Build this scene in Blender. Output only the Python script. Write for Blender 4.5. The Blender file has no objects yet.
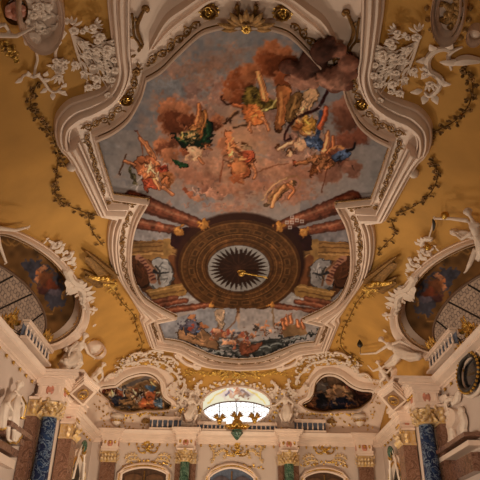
import bpy, math, random
import numpy as np
from mathutils import Vector, Matrix
C = bpy.context.scene.collection
V = Vector
# ------------------------------------------------------------------ camera, light, exposure
F = 600.0; PITCH = math.radians(30.0); ROLL = math.radians(1.1); CX, CY = 241.3, 240.0
EYE = V((0, 0, 1.6))
_fwd = V((0, math.cos(PITCH), math.sin(PITCH)))
_r0 = V((1, 0, 0)); _u0 = V((0, -math.sin(PITCH), math.cos(PITCH)))
RGT = math.cos(ROLL)*_r0 + math.sin(ROLL)*_u0
UPV = -math.sin(ROLL)*_r0 + math.cos(ROLL)*_u0
cd = bpy.data.cameras.new('camera'); cam = bpy.data.objects.new('camera', cd); C.objects.link(cam)
cd.sensor_width = 36; cd.sensor_fit = 'HORIZONTAL'; cd.lens = 36*F/480
cd.shift_x = (240-CX)/480; cd.clip_end = 200
m = Matrix((RGT, UPV, -_fwd)).transposed().to_4x4(); m.translation = EYE
cam.matrix_world = m
bpy.context.scene.camera = cam
vs = bpy.context.scene.view_settings
vs.view_transform = 'Standard'; vs.look = 'None'; vs.gamma = 1; vs.exposure = -0.92; vs.use_curve_mapping = False
w = bpy.data.worlds.new('world'); bpy.context.scene.world = w; w.use_nodes = True
w.node_tree.nodes['Background'].inputs[0].default_value = (0.75, 0.85, 1, 1)
w.node_tree.nodes['Background'].inputs[1].default_value = 0.8
def area_light(name, loc, target, sx, sy, power, col):
    l = bpy.data.lights.new(name, 'AREA'); l.shape = 'RECTANGLE'; l.size = sx; l.size_y = sy; l.energy = power; l.color = col
    o = bpy.data.objects.new(name, l); C.objects.link(o); o.location = loc
    o.rotation_euler = (V(target)-V(loc)).to_track_quat('-Z', 'Y').to_euler()
    return o
# daylight through the tall lower-storey windows of both side walls (below the photographed view)
WARM = (1.0, .80, .58)
for s in (-1, 1):
    for (yy, pw) in ((12.0, 10), (18.0, 40), (23.5, 100), (27.0, 130)):
        area_light('side_window_light', (s*6.7, yy, 2.4), (0, yy, 3.6), .9, 1.4, pw*(1.2 if s < 0 else .72), WARM)
area_light('end_window_light', (0, 29.6, 2.3), (0, 20, 4.6), 2.4, 1.6, 200, (1.0, .86, .68))
for s in (-1, 1): area_light('end_fill_light', (s*3.4, 22.5, 1.6), (s*1.2, 29.0, 9.0), 1.3, 1.3, 500 if s < 0 else 390, (1.0, .80, .56))  # added unseen fill lamps that brighten the end wall and cove
for s in (-1, 1):
    al = area_light('column_fill_light', (-s*4.0, 9.0, 2.2), (s*6.2, 20.5, 6.4), 0.9, 0.9, 470 if s < 0 else 300, (1.0, .82, .62)); al.data.spread = math.radians(75)  # added mid-room fill for the columns, no window stands there
    al = area_light('vault_fill_light', (s*2.4, 24.5, 2.6), (0, 11.0, 12.0), 0.6, 0.6, 190 if s < 0 else 95, (1.0, .82, .62)); al.data.spread = math.radians(70)  # added unseen fill raking the ceiling from the far end
    al = area_light('vault_fill_light', (s*1.6, 5.0, 2.0), (s*2.0, 12.5, 12.0), 0.6, 0.6, 115 if s < 0 else 62, (1.0, .82, .62)); al.data.spread = math.radians(120)  # added frontal fill for the ceiling mouldings, no source there
# ------------------------------------------------------------------ the room: a long hall under a coved vault
HW, YE, YN, Y0, ZS, RISE, PP = 7.0, 30.0, -4.0, 22.0, 8.0, 4.0, 2.5
def _wf(Y): return np.clip((Y-Y0)/(YE-Y0), 0, None)
def pray(px, py):
    d = _fwd + RGT*((px-CX)/F) + UPV*((CY-py)/F)
    return d
def _inside(P):
    if abs(P.x) >= HW or P.y >= YE: return False
    if P.z <= ZS: return True
    w_ = max(0.0, (P.y-Y0)/(YE-Y0))
    return ((P.z-ZS)/RISE)**PP < (1-(abs(P.x)/HW)**PP)*(1-w_**PP)
def vnormal(P):
    if P.z < ZS-.001 or abs(P.x) > HW-.02 or P.y > YE-.02:
        if HW-abs(P.x) < YE-P.y: return V((-math.copysign(1, P.x), 0, 0))
        return V((0, -1, 0))
    u = abs(P.x)/HW; w_ = max(0.0, (P.y-Y0)/(YE-Y0)); hp = (P.z-ZS)/RISE
    gx = PP*u**(PP-1)/HW*math.copysign(1, P.x)*(1-w_**PP)
    gy = PP*w_**(PP-1)/(YE-Y0)*(1-u**PP)
    gz = PP*hp**(PP-1)/RISE
    return -V((gx, gy, gz)).normalized()
_hc = {}
def hit(px, py):
    k = (round(px, 3), round(py, 3))
    if k in _hc: return _hc[k]
    d = pray(px, py); t0 = 0.0; t = 2.0
    while t < 60 and _inside(EYE+d*t): t0 = t; t += 0.6
    a, b = t0, t
    for _ in range(26):
        mm = (a+b)/2
        if _inside(EYE+d*mm): a = mm
        else: b = mm
    P = EYE+d*a; r = (P, vnormal(P)); _hc[k] = r
    return r
def S(px, py, d=0.0):
    P, n = hit(px, py)
    if d <= 0.06: return P+n*d
    vd = (EYE-P).normalized(); return P+n*.06+vd*((d-.06)/max(.5, vd.dot(n)))
def onx(px, py, x):
    d = pray(px, py); return EYE+d*((x-EYE.x)/d.x)
def ony(px, py, y):
    d = pray(px, py); return EYE+d*((y-EYE.y)/d.y)
def onz(px, py, z):
    d = pray(px, py); return EYE+d*((z-EYE.z)/d.z)
def pxm(P): return (V(P)-EYE).dot(_fwd)/F
def proj(P):
    q = V(P)-EYE; f = q.dot(_fwd); return (CX+F*q.dot(RGT)/f, CY-F*q.dot(UPV)/f)
# ------------------------------------------------------------------ materials
MATS = {}
def lin(c): return tuple((x/12.92 if x <= .04045 else ((x+.055)/1.055)**2.4) for x in c)
def mat(name, col, rough=.6, metal=0.0, var=0.0, vscale=6.0, bump=0.0, bscale=30.0, col2=None, coat=0):
    if name in MATS: return MATS[name]
    mm = bpy.data.materials.new(name); mm.use_nodes = True; nt = mm.node_tree; b = nt.nodes['Principled BSDF']
    b.inputs['Base Color'].default_value = (*col, 1); b.inputs['Roughness'].default_value = rough; b.inputs['Metallic'].default_value = metal
    if coat: b.inputs['Coat Weight'].default_value = coat
    tc = nt.nodes.new('ShaderNodeTexCoord')
    if var or col2:
        n = nt.nodes.new('ShaderNodeTexNoise'); n.inputs['Scale'].default_value = vscale; n.inputs['Detail'].default_value = 6
        nt.links.new(tc.outputs['Object'], n.inputs['Vector'])
        r = nt.nodes.new('ShaderNodeValToRGB'); r.color_ramp.elements[0].position = .32; r.color_ramp.elements[1].position = .68
        c2 = col2 or tuple(min(1, c*(1+var)) for c in col)
        c1 = col if col2 else tuple(c*(1-var) for c in col)
        r.color_ramp.elements[0].color = (*c1, 1); r.color_ramp.elements[1].color = (*c2, 1)
        nt.links.new(n.outputs['Fac'], r.inputs['Fac']); nt.links.new(r.outputs['Color'], b.inputs['Base Color'])
    if bump:
        n2 = nt.nodes.new('ShaderNodeTexNoise'); n2.inputs['Scale'].default_value = bscale; n2.inputs['Detail'].default_value = 4
        nt.links.new(tc.outputs['Object'], n2.inputs['Vector'])
        bp = nt.nodes.new('ShaderNodeBump'); bp.inputs['Strength'].default_value = bump; bp.inputs['Distance'].default_value = .02
        nt.links.new(n2.outputs['Fac'], bp.inputs['Height']); nt.links.new(bp.outputs['Normal'], b.inputs['Normal'])
    MATS[name] = mm; return mm
def marble(name, base, vein, vein2, scale=1.0):
    mm = bpy.data.materials.new(name); mm.use_nodes = True; nt = mm.node_tree; b = nt.nodes['Principled BSDF']
    tc = nt.nodes.new('ShaderNodeTexCoord'); n = nt.nodes.new('ShaderNodeTexNoise'); n.inputs['Scale'].default_value = 3.2*scale
    n.inputs['Detail'].default_value = 8; n.inputs['Distortion'].default_value = 1.5
    nt.links.new(tc.outputs['Object'], n.inputs['Vector'])
    r = nt.nodes.new('ShaderNodeValToRGB'); cr = r.color_ramp
    cr.elements[0].position = 0; cr.elements[0].color = (*base, 1); cr.elements[1].position = 1; cr.elements[1].color = (*vein2, 1)
    for p, c in ((.46, base), (.495, vein), (.53, base), (.62, vein2), (.66, base)):
        e = cr.elements.new(p); e.color = (*c, 1)
    nt.links.new(n.outputs['Fac'], r.inputs['Fac'])
    v = nt.nodes.new('ShaderNodeTexVoronoi'); v.feature = 'DISTANCE_TO_EDGE'; v.inputs['Scale'].default_value = 2.6*scale
    mx = nt.nodes.new('ShaderNodeMix'); mx.data_type = 'RGBA'
    add = nt.nodes.new('ShaderNodeVectorMath'); add.operation = 'MULTIPLY_ADD'
    nt.links.new(n.outputs['Color'], add.inputs[0]); add.inputs[1].default_value = (.9, .9, .9); nt.links.new(tc.outputs['Object'], add.inputs[2])
    nt.links.new(add.outputs[0], v.inputs['Vector'])
    r2 = nt.nodes.new('ShaderNodeValToRGB'); r2.color_ramp.elements[0].color = (.75, .75, .75, 1); r2.color_ramp.elements[1].color = (0, 0, 0, 1); r2.color_ramp.elements[1].position = .05
    nt.links.new(v.outputs['Distance'], r2.inputs['Fac']); nt.links.new(r2.outputs['Color'], mx.inputs['Factor'])
    nt.links.new(r.outputs['Color'], mx.inputs['A']); mx.inputs['B'].default_value = (*vein, 1)
    nt.links.new(mx.outputs['Result'], b.inputs['Base Color']); b.inputs['Roughness'].default_value = .22
    return mm
def vcmat(name, rough=.75, emit=0.0):
    mm = bpy.data.materials.new(name); mm.use_nodes = True; nt = mm.node_tree; b = nt.nodes['Principled BSDF']
    a = nt.nodes.new('ShaderNodeAttribute'); a.attribute_name = 'paint'
    b.inputs['Roughness'].default_value = rough; b.inputs['Specular IOR Level'].default_value = .06
    if emit:
        b.inputs['Base Color'].default_value = (.02, .02, .02, 1); b.inputs['Specular IOR Level'].default_value = .08
        nt.links.new(a.outputs['Color'], b.inputs['Emission Color']); b.inputs['Emission Strength'].default_value = emit
    else: nt.links.new(a.outputs['Color'], b.inputs['Base Color'])
    return mm
OCHRE = mat('ochre_plaster', (.50, .262, .056), .85, var=.16, vscale=.7)
STUCCO = mat('cream_stucco', (.77, .60, .49), .5, var=.06, vscale=2, bump=.12, bscale=14)
WALLM = mat('rose_white_wall', (.60, .48, .41), .7, var=.04, vscale=1.2)
WHITE = mat('white_stucco_figure', (.74, .61, .51), .55, var=.06, vscale=5)
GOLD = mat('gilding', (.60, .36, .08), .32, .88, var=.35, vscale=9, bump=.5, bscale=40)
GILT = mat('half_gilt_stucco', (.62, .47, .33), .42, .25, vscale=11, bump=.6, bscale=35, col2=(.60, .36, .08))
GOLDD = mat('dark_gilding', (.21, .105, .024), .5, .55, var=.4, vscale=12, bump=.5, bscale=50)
ROSE = mat('rose_inlay', (.50, .20, .13), .5, var=.3, vscale=8)
BLACK = mat('dark_bronze', (.02, .016, .012), .4, .3)
WOOD = mat('dark_walnut', (.065, .028, .012), .45, var=.4, vscale=9)
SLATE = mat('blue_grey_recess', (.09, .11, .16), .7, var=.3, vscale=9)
BLUE = marble('blue_marble', (.007, .016, .055), (.16, .22, .30), (.018, .045, .12), .8)
GREEN = marble('green_marble', (.008, .035, .02), (.18, .28, .2), (.02, .09, .05), 1.6)
BROWN = marble('brown_marble', (.16, .075, .045), (.26, .14, .10), (.10, .045, .028), 1.2)
# ------------------------------------------------------------------ mesh building
MIR = 1
class M:
    def __init__(s): s.v = []; s.f = []; s.col = None
    def add(s, vs_, fs_):
        o = len(s.v); s.v.extend([tuple(x) for x in vs_]); s.f.extend([tuple(i+o for i in f) for f in fs_]); return s
    def merge(s, o): return s.add(o.v, o.f)
def _mv(P): return V((P[0]*MIR, P[1], P[2]))
def link_mesh(name, vs_, fs_, mt, parent=None, smooth=True, origin=None):
    vs_ = [(x*MIR, y, z) for x, y, z in vs_]
    if MIR < 0: fs_ = [tuple(reversed(f)) for f in fs_]
    if parent is not None: o0 = V(parent['_o'])
    elif origin is not None: o0 = _mv(origin)
    else:
        a = np.array(vs_); o0 = V(((a[:, 0].min()+a[:, 0].max())/2, (a[:, 1].min()+a[:, 1].max())/2, a[:, 2].min()))
    me = bpy.data.meshes.new(name)
    me.from_pydata([(x-o0.x, y-o0.y, z-o0.z) for x, y, z in vs_], [], fs_)
    me.materials.append(mt)
    if smooth: me.polygons.foreach_set('use_smooth', [True]*len(me.polygons))
    if smooth == 'auto':
        me.set_sharp_from_angle(angle=math.radians(38))
    o = bpy.data.objects.new(name, me); C.objects.link(o)
    if parent is not None:
        o.parent = parent; o['_o'] = tuple(o0)
    else:
        o.location = o0; o['_o'] = tuple(o0)
    return o
def tag(o, label=None, cat=None, group=None, kind=None):
    if label: o['label'] = label
    if cat: o['category'] = cat
    if group: o['group'] = group
    if kind: o['kind'] = kind
    return o
def thing(name, base, label, cat, group=None):
    o = bpy.data.objects.new(name, None); C.objects.link(o); b = _mv(base); o.location = b; o['_o'] = tuple(b); o.empty_display_size = .1
    return tag(o, label, cat, group)
def put(m_, name, mt, parent=None, smooth='auto', label=None, **k):
    o = link_mesh(name, m_.v, m_.f, mt, parent, smooth)
    if label: o['label'] = label
    for kk, vv in k.items(): o[kk] = vv
    return o
def frames(pts):
    n = len(pts); T = []
    for i in range(n):
        a = pts[max(0, i-1)]; b = pts[min(n-1, i+1)]; t = (b-a)
        T.append(t.normalized() if t.length > 1e-9 else V((0, 0, 1)))
    u = T[0].orthogonal().normalized(); R = []
    for i in range(n):
        u = (u - T[i]*u.dot(T[i]));
        u = u.normalized() if u.length > 1e-6 else T[i].orthogonal().normalized()
        R.append((u.copy(), T[i].cross(u)))
    return T, R
def tube(m_, pts, rad, n=7, flat=None):
    pts = [V(p) for p in pts]; T, R = frames(pts); L = len(pts)
    if not hasattr(rad, '__len__'): rad = [rad]*L
    vs_ = []
    for i in range(L):
        for k in range(n):
            a = 2*math.pi*k/n; vs_.append(pts[i]+(R[i][0]*math.cos(a)+R[i][1]*math.sin(a))*rad[i])
    fs_ = [(i*n+k, i*n+(k+1) % n, (i+1)*n+(k+1) % n, (i+1)*n+k) for i in range(L-1) for k in range(n)]
    fs_.append(tuple(reversed(range(n)))); fs_.append(tuple((L-1)*n+k for k in range(n)))
    return m_.add(vs_, fs_)
def ell(m_, c, r, ax=None, seg=10, rings=6):
    c = V(c)
    if not hasattr(r, '__len__'): r = (r, r, r)
    if ax is None: ax = (V((1, 0, 0)), V((0, 1, 0)), V((0, 0, 1)))
    vs_ = [c+ax[2]*r[2]]
    for i in range(1, rings):
        p = math.pi*i/rings
        for k in range(seg):
            a = 2*math.pi*k/seg
            vs_.append(c+ax[0]*(r[0]*math.sin(p)*math.cos(a))+ax[1]*(r[1]*math.sin(p)*math.sin(a))+ax[2]*(r[2]*math.cos(p)))
    vs_.append(c-ax[2]*r[2]); fs_ = []
    for k in range(seg): fs_.append((0, 1+k, 1+(k+1) % seg))
    for i in range(rings-2):
        for k in range(seg):
            a = 1+i*seg+k; b = 1+i*seg+(k+1) % seg; fs_.append((a, a+seg, b+seg, b))
    e = 1+(rings-2)*seg; l = len(vs_)-1
    for k in range(seg): fs_.append((e+k, l, e+(k+1) % seg))
    return m_.add(vs_, fs_)
def box(m_, c, h, ax=None):
    c = V(c); ax = ax or (V((1, 0, 0)), V((0, 1, 0)), V((0, 0, 1)))
    vs_ = [c+ax[0]*h[0]*a+ax[1]*h[1]*b+ax[2]*h[2]*d for a in (-1, 1) for b in (-1, 1) for d in (-1, 1)]
    return m_.add(vs_, [(0, 1, 3, 2), (4, 6, 7, 5), (0, 4, 5, 1), (2, 3, 7, 6), (0, 2, 6, 4), (1, 5, 7, 3)])
def lathe(m_, base, prof, n=20, axis=V((0, 0, 1)), flute=None):
    base = V(base); u = axis.orthogonal().normalized(); w_ = axis.cross(u); vs_ = []
    for (r, z) in prof:
        for k in range(n):
            a = 2*math.pi*k/n; rr = r*(1+(flute[0]*math.cos(flute[1]*a) if flute else 0))
            vs_.append(base+axis*z+(u*math.cos(a)+w_*math.sin(a))*rr)
    L = len(prof); fs_ = [(i*n+k, i*n+(k+1) % n, (i+1)*n+(k+1) % n, (i+1)*n+k) for i in range(L-1) for k in range(n)]
    fs_.append(tuple(reversed(range(n)))); fs_.append(tuple((L-1)*n+k for k in range(n)))
    return m_.add(vs_, fs_)
def leaf(m_, base, d, n, L, W, curl=.3, fold=.25, lobes=0, thick=.12):
    """a bent leaf with a raised midrib: closed top and underside"""
    base, d, n = V(base), V(d).normalized(), V(n).normalized(); s = d.cross(n).normalized(); n = s.cross(d).normalized()
    K = 7; top = []; bot = []
    for i in range(K):
        t = i/(K-1); wd = W*.5*(math.sin(math.pi*min(1, t*.92+.07))**.8)
        if lobes: wd *= 1+.28*math.sin(t*math.pi*2*lobes)
        if i == K-1: wd = W*.03
        c = base+d*(L*t)*(1-curl*.25*t)+n*(L*curl*(t-t*t*.55))
        for k in (-1, -.5, 0, .5, 1):
            z = (1-abs(k))*fold*wd
            top.append(c+s*wd*k+n*z); bot.append(c+s*wd*k*.96+n*(z-thick*W*.5))
    q = len(top); fs_ = []
    for i in range(K-1):
        for k in range(4):
            a = i*5+k; fs_.append((a, a+1, a+6, a+5)); fs_.append((q+a, q+a+5, q+a+6, q+a+1))
        fs_.append((i*5, (i+1)*5, q+(i+1)*5, q+i*5)); fs_.append((i*5+4, q+i*5+4, q+(i+1)*5+4, (i+1)*5+4))
    fs_.append((0, q, q+1, q+2, q+3, q+4, 4, 3, 2, 1))
    return m_.add(top+bot, fs_)
def flower(m_, c, n, r, petals=5, seed=0):
    c, n = V(c), V(n).normalized(); u = n.orthogonal().normalized(); w_ = n.cross(u)
    for k in range(petals):
        a = 2*math.pi*(k+seed*.37)/petals; d = u*math.cos(a)+w_*math.sin(a)
        leaf(m_, c-d*r*.1, d, n, r*1.1, r*1.0, .55, .3)
    ell(m_, c+n*r*.3, r*.33, seg=7, rings=5); return m_
def cat(pts, n=6, closed=False):
    """Catmull-Rom through points (tuples of any size); a point ending in 'C' is a sharp corner"""
    P = [tuple(p[:-1]) if p[-1] == 'C' else tuple(p) for p in pts]; K = [p[-1] == 'C' for p in pts]; out = []; N = len(P)
    rng = range(N if closed else N-1)
    for i in rng:
        j = (i+1) % N; a = P[i]; b = P[j]
        h = P[(i-1) % N] if (closed or i > 0) and not K[i] else None
        g = P[(j+1) % N] if (closed or j < N-1) and not K[j] else None
        h = h or tuple(2*x-y for x, y in zip(a, b)); g = g or tuple(2*y-x for x, y in zip(a, b))
        for k in range(n):
            t = k/n; t2 = t*t; t3 = t2*t
            out.append(tuple(.5*((2*b0)+(-a0+c0)*t+(2*a0-5*b0+4*c0-d0)*t2+(-a0+3*b0-3*c0+d0)*t3) for a0, b0, c0, d0 in zip(h, a, b, g)))
    if not closed: out.append(P[-1])
    return out
def spath(pts, d=.03, n=5):
    return [S(p[0], p[1], p[2] if len(p) > 2 else d) for p in cat(pts, n)]
def stube(m_, pts, r, d=.03, n=5, seg=6, taper=False):
    P = spath(pts, d, n); L = len(P)
    rr = [r*(math.sin(math.pi*(.12+.8*i/(L-1)))**.6 if taper else 1) for i in range(L)]
    return tube(m_, P, rr, seg)
def spiral(cx, cy, r0, r1, turns, start, sq=.8, n=16):
    return [(cx+(r0+(r1-r0)*i/n)*math.cos(start+turns*2*math.pi*i/n), cy+sq*(r0+(r1-r0)*i/n)*math.sin(start+turns*2*math.pi*i/n)) for i in range(n+1)]
def loft(A, B, prof, closed=False, d0=0.0, f=S):
    """moulding between two pixel-traced edges lying on the vault; prof = [(s across, height)]"""
    m_ = M(); N = len(A); K = len(prof); vs_ = []
    for a, b in zip(A, B):
        PA, na = hit(*a); PB, nb = hit(*b); n_ = (na+nb).normalized()
        for s, h in prof: vs_.append(PA.lerp(PB, s)+n_*(h+d0))
    fs_ = []
    for i in range(N if closed else N-1):
        j = (i+1) % N
        for k in range(K-1): fs_.append((i*K+k, i*K+k+1, j*K+k+1, j*K+k))
    if not closed:
        fs_.append(tuple(range(K-1, -1, -1))); fs_.append(tuple((N-1)*K+k for k in range(K)))
    m_.add(vs_, fs_); return m_
# vault parameter grid (a across, b along)
def vparam(a, b):
    """a in [-1,1] across; b in [0,1] along the cove, b<0 metres towards the near end. arrays -> x,y,z"""
    ph = a*math.pi/2; u = np.sign(ph)*np.abs(np.sin(ph))**(2/PP); c = np.abs(np.cos(ph))**(2/PP)
    ps = np.clip(b, 0, 1)*math.pi/2; w_ = np.sin(ps)**(2/PP); g = np.abs(np.cos(ps))**(2/PP)
    y = np.where(b < 0, Y0+b*8, Y0+(YE-Y0)*w_)
    return HW*u, y, ZS+RISE*c*g
def nproj(X, Y, Z):
    q = np.stack([X-EYE.x, Y-EYE.y, Z-EYE.z], -1); f = q@np.array(_fwd); f = np.where(f < .2, np.nan, f)
    return CX+F*(q@np.array(RGT))/f, CY-F*(q@np.array(UPV))/f
def inpoly(px, py, poly):
    r = np.zeros(px.shape, bool); n = len(poly)
    for i in range(n):
        x1, y1 = poly[i][0], poly[i][1]; x2, y2 = poly[(i+1) % n][0], poly[(i+1) % n][1]
        if y1 == y2: continue
        c = ((y1 > py) != (y2 > py)) & (px < (x2-x1)*(py-y1)/(y2-y1)+x1); r ^= c
    return r
def patch(name, poly, na, nb, d, mt, parent=None, holes=(), canvas=None, thick=0.012, smooth=True, arange=None, brange=None):
    """a sheet lying on the vault inside a traced outline (in hidden places cut by the frame over it)"""
    if arange is None:
        A, B = np.meshgrid(np.linspace(-1, 1, 400), np.concatenate([np.linspace(-2.4, 0, 400), np.linspace(0, 1, 300)])); X, Y, Z = vparam(A, B)
        qx, qy = nproj(X, Y, Z); ok = inpoly(np.nan_to_num(qx, nan=-9999), np.nan_to_num(qy, nan=-9999), poly)
        a0, a1, b0, b1 = A[ok].min(), A[ok].max(), B[ok].min(), B[ok].max()
        a0 -= .01; a1 += .01; b0 -= .01; b1 += .01
    else: (a0, a1), (b0, b1) = arange, brange
    a0, a1, b1 = max(a0, -.9999), min(a1, .9999), min(b1, .9999)
    A, B = np.meshgrid(np.linspace(a0, a1, na), np.linspace(b0, b1, nb)); X, Y, Z = vparam(A, B)
    e = 1e-3
    def D(A2, B2):
        x, y, z = vparam(A2, B2); return np.stack([x, y, z], -1)
    da = D(A+e, B)-D(A-e, B); db = D(A, B+e)-D(A, B-e); nn = np.cross(da, db); nn /= (np.linalg.norm(nn, axis=-1, keepdims=True)+1e-12)
    ctr = np.array([0, 15.0, 6.0]); P = np.stack([X, Y, Z], -1); sg = np.sign(((ctr-P)*nn).sum(-1)); nn *= sg[..., None]
    qx, qy = nproj(X, Y, Z); qx = np.nan_to_num(qx, nan=-9999.); qy = np.nan_to_num(qy, nan=-9999.)
    P = P+nn*d
    cx = (qx[:-1, :-1]+qx[1:, 1:])/2; cy = (qy[:-1, :-1]+qy[1:, 1:])/2
    ok = inpoly(cx, cy, poly)
    for h in holes: ok &= ~inpoly(cx, cy, h)
    idx = -np.ones(P.shape[:2], int); use = np.zeros(P.shape[:2], bool)
    use[:-1, :-1] |= ok; use[1:, :-1] |= ok; use[:-1, 1:] |= ok; use[1:, 1:] |= ok
    idx[use] = np.arange(use.sum()); vv = P[use]
    I, J = np.nonzero(ok); fa = np.stack([idx[I, J], idx[I, J+1], idx[I+1, J+1], idx[I+1, J]], -1)
    # orient so that faces look into the room
    f0 = fa[len(fa)//2]; nrm = np.cross(vv[f0[1]]-vv[f0[0]], vv[f0[3]]-vv[f0[0]])
    if nrm@(ctr-vv[f0[0]]) < 0: fa = fa[:, ::-1]
    o = link_mesh(name, [tuple(r) for r in vv.tolist()], [tuple(r) for r in fa.tolist()], mt, parent, smooth)
    if canvas is not None:
        colr = canvas(qx[use], qy[use], P[use])
        at = o.data.color_attributes.new('paint', 'FLOAT_COLOR', 'POINT')
        at.data.foreach_set('color', np.concatenate([colr, np.ones((len(colr), 1))], 1).astype(np.float32).ravel())
    if thick:
        md = o.modifiers.new('thickness', 'SOLIDIFY'); md.thickness = thick; md.offset = -1
    return o
def remesh(name, m_, voxel, mt, parent=None, smoothit=2, extra=None):
    """join overlapping limbs into one continuous surface"""
    me = bpy.data.meshes.new('tmp'); c = np.array(m_.v).mean(0); me.from_pydata([tuple(np.array(v)-c) for v in m_.v], [], m_.f)
    o = bpy.data.objects.new('tmp', me); C.objects.link(o)
    r = o.modifiers.new('r', 'REMESH'); r.mode = 'VOXEL'; r.voxel_size = voxel
    if smoothit:
        s = o.modifiers.new('s', 'SMOOTH'); s.factor = .5; s.iterations = smoothit
    dg = bpy.context.evaluated_depsgraph_get(); ev = o.evaluated_get(dg); me2 = bpy.data.meshes.new_from_object(ev)
    vs_ = [tuple(np.array(v.co)+c) for v in me2.vertices]; fs_ = [tuple(p.vertices) for p in me2.polygons]
    bpy.data.objects.remove(o); bpy.data.meshes.remove(me); bpy.data.meshes.remove(me2)
    q = M(); q.add(vs_, fs_)
    if extra: q.merge(extra)
    return put(q, name, mt, parent, True)
# ------------------------------------------------------------------ painting (for the frescoes): colours laid on a canvas
class Canvas:
    def __init__(s, x0, y0, x1, y1, k=2.5, seed=1):
        s.x0, s.y0, s.k = x0, y0, k; s.W = int((x1-x0)*k); s.H = int((y1-y0)*k)
        yy, xx = np.mgrid[0:s.H, 0:s.W]; s.X = xx/k+x0; s.Y = yy/k+y0; s.a = np.zeros((s.H, s.W, 3)); s.rng = np.random.RandomState(seed)
        s.n1 = s.noise(18); s.n2 = s.noise(6); s.n3 = s.noise(2.2); s.wx = s.noise(3)*1.6+s.noise(1.2)*.7; s.wy = s.noise(3)*1.6+s.noise(1.2)*.7
    def noise(s, size):
        gh = int(s.H/s.k/size)+3; gw = int(s.W/s.k/size)+3; g = s.rng.randn(gh, gw)
        fy = np.linspace(0, gh-2.001, s.H); fx = np.linspace(0, gw-2.001, s.W); iy = fy.astype(int); ix = fx.astype(int); ty = fy-iy; tx = fx-ix
        ty = ty*ty*(3-2*ty); tx = tx*tx*(3-2*tx)
        a = g[iy][:, ix]; b = g[iy][:, ix+1]; c = g[iy+1][:, ix]; d = g[iy+1][:, ix+1]
        return (a*(1-tx)+b*tx)*(1-ty)[:, None]+(c*(1-tx)+d*tx)*ty[:, None]
    def win(s, xa, ya, xb, yb):
        i0 = max(0, int((ya-s.y0)*s.k)); i1 = min(s.H, int((yb-s.y0)*s.k)+1); j0 = max(0, int((xa-s.x0)*s.k)); j1 = min(s.W, int((xb-s.x0)*s.k)+1)
        return slice(i0, max(i0, i1)), slice(j0, max(j0, j1))
    def mixin(s, w_, al, c, tex=.12, shade=None):
        c = np.array(c)/255.; t = (1+tex*.45*s.n3[w_]+tex*.5*s.n2[w_])[..., None]
        if shade is not None: t = t*(1+shade)[..., None]
        s.a[w_] = s.a[w_]*(1-al[..., None])+np.clip(c*t, 0, 1)*al[..., None]
    def poly(s, pts, c, tex=.14, warp=.5, shade=0):
        xs = [p[0] for p in pts]; ys = [p[1] for p in pts]; w_ = s.win(min(xs)-3, min(ys)-3, max(xs)+3, max(ys)+3)
        X = s.X[w_]+s.wx[w_]*warp; Y = s.Y[w_]+s.wy[w_]*warp
        if not X.size: return
        al = inpoly(X, Y, pts).astype(float); sh = None
        if shade: sh = shade*((X-min(xs))/(max(xs)-min(xs)+1e-6)*2-1)
        s.mixin(w_, al, c, tex, sh)
    def spoly(s, pts, c, **k): s.poly(cat(pts, 5, True), c, **k)
    def blob(s, x, y, rx, ry, c, soft=.3, tex=.12, warp=1., ang=0, a=1., rim=None):
        R = max(rx, ry)*1.4+3; w_ = s.win(x-R, y-R, x+R, y+R); X = s.X[w_]+s.wx[w_]*warp-x; Y = s.Y[w_]+s.wy[w_]*warp-y
        if not X.size: return
        ca, sa = math.cos(ang), math.sin(ang); r = np.sqrt(((X*ca+Y*sa)/rx)**2+((-X*sa+Y*ca)/ry)**2)
        al = np.clip((1+soft/2-r)/max(soft, .02), 0, 1)*a
        if rim is not None:
            s.mixin(w_, np.clip((1.12+soft/2-r)/max(soft, .02), 0, 1)*a, rim, tex)
        s.mixin(w_, al, c, tex, shade=-.18*(X/rx+Y/ry)*.7)
    def ring(s, x, y, rx, ry, w0, w1, c, tex=.1, f=None):
        w_ = s.win(x-rx-2, y-ry-2, x+rx+2, y+ry+2); X = s.X[w_]-x; Y = s.Y[w_]-y; r = np.sqrt((X/rx)**2+(Y/ry)**2)
        al = ((r >= w0) & (r < w1)).astype(float)
        if f is not None: al = al*f(np.arctan2(Y/ry, X/rx), r)
        s.mixin(w_, al, c, tex)
    def line(s, pts, c, w0=1., w1=None, sm=True, tex=.1, warp=.25):
        w1 = w0 if w1 is None else w1; P = cat(pts, 6) if sm and len(pts) > 2 else pts; N = len(P)
        xs = [p[0] for p in P]; ys = [p[1] for p in P]; q = max(w0, w1)+2; w_ = s.win(min(xs)-q, min(ys)-q, max(xs)+q, max(ys)+q)
        X = s.X[w_]+s.wx[w_]*warp; Y = s.Y[w_]+s.wy[w_]*warp; al = np.zeros(X.shape); sh = np.zeros(X.shape)
        for i in range(N-1):
            ax, ay = P[i][:2]; bx, by = P[i+1][:2]; L2 = (bx-ax)**2+(by-ay)**2+1e-9; t = np.clip(((X-ax)*(bx-ax)+(Y-ay)*(by-ay))/L2, 0, 1)
            dd = np.hypot(X-ax-t*(bx-ax), Y-ay-t*(by-ay)); ww = (w0+(w1-w0)*(i+t)/(N-1))/2
            a1 = np.clip(ww-dd+.5, 0, 1); al = np.maximum(al, a1)
        s.mixin(w_, al, c, tex)
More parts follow.
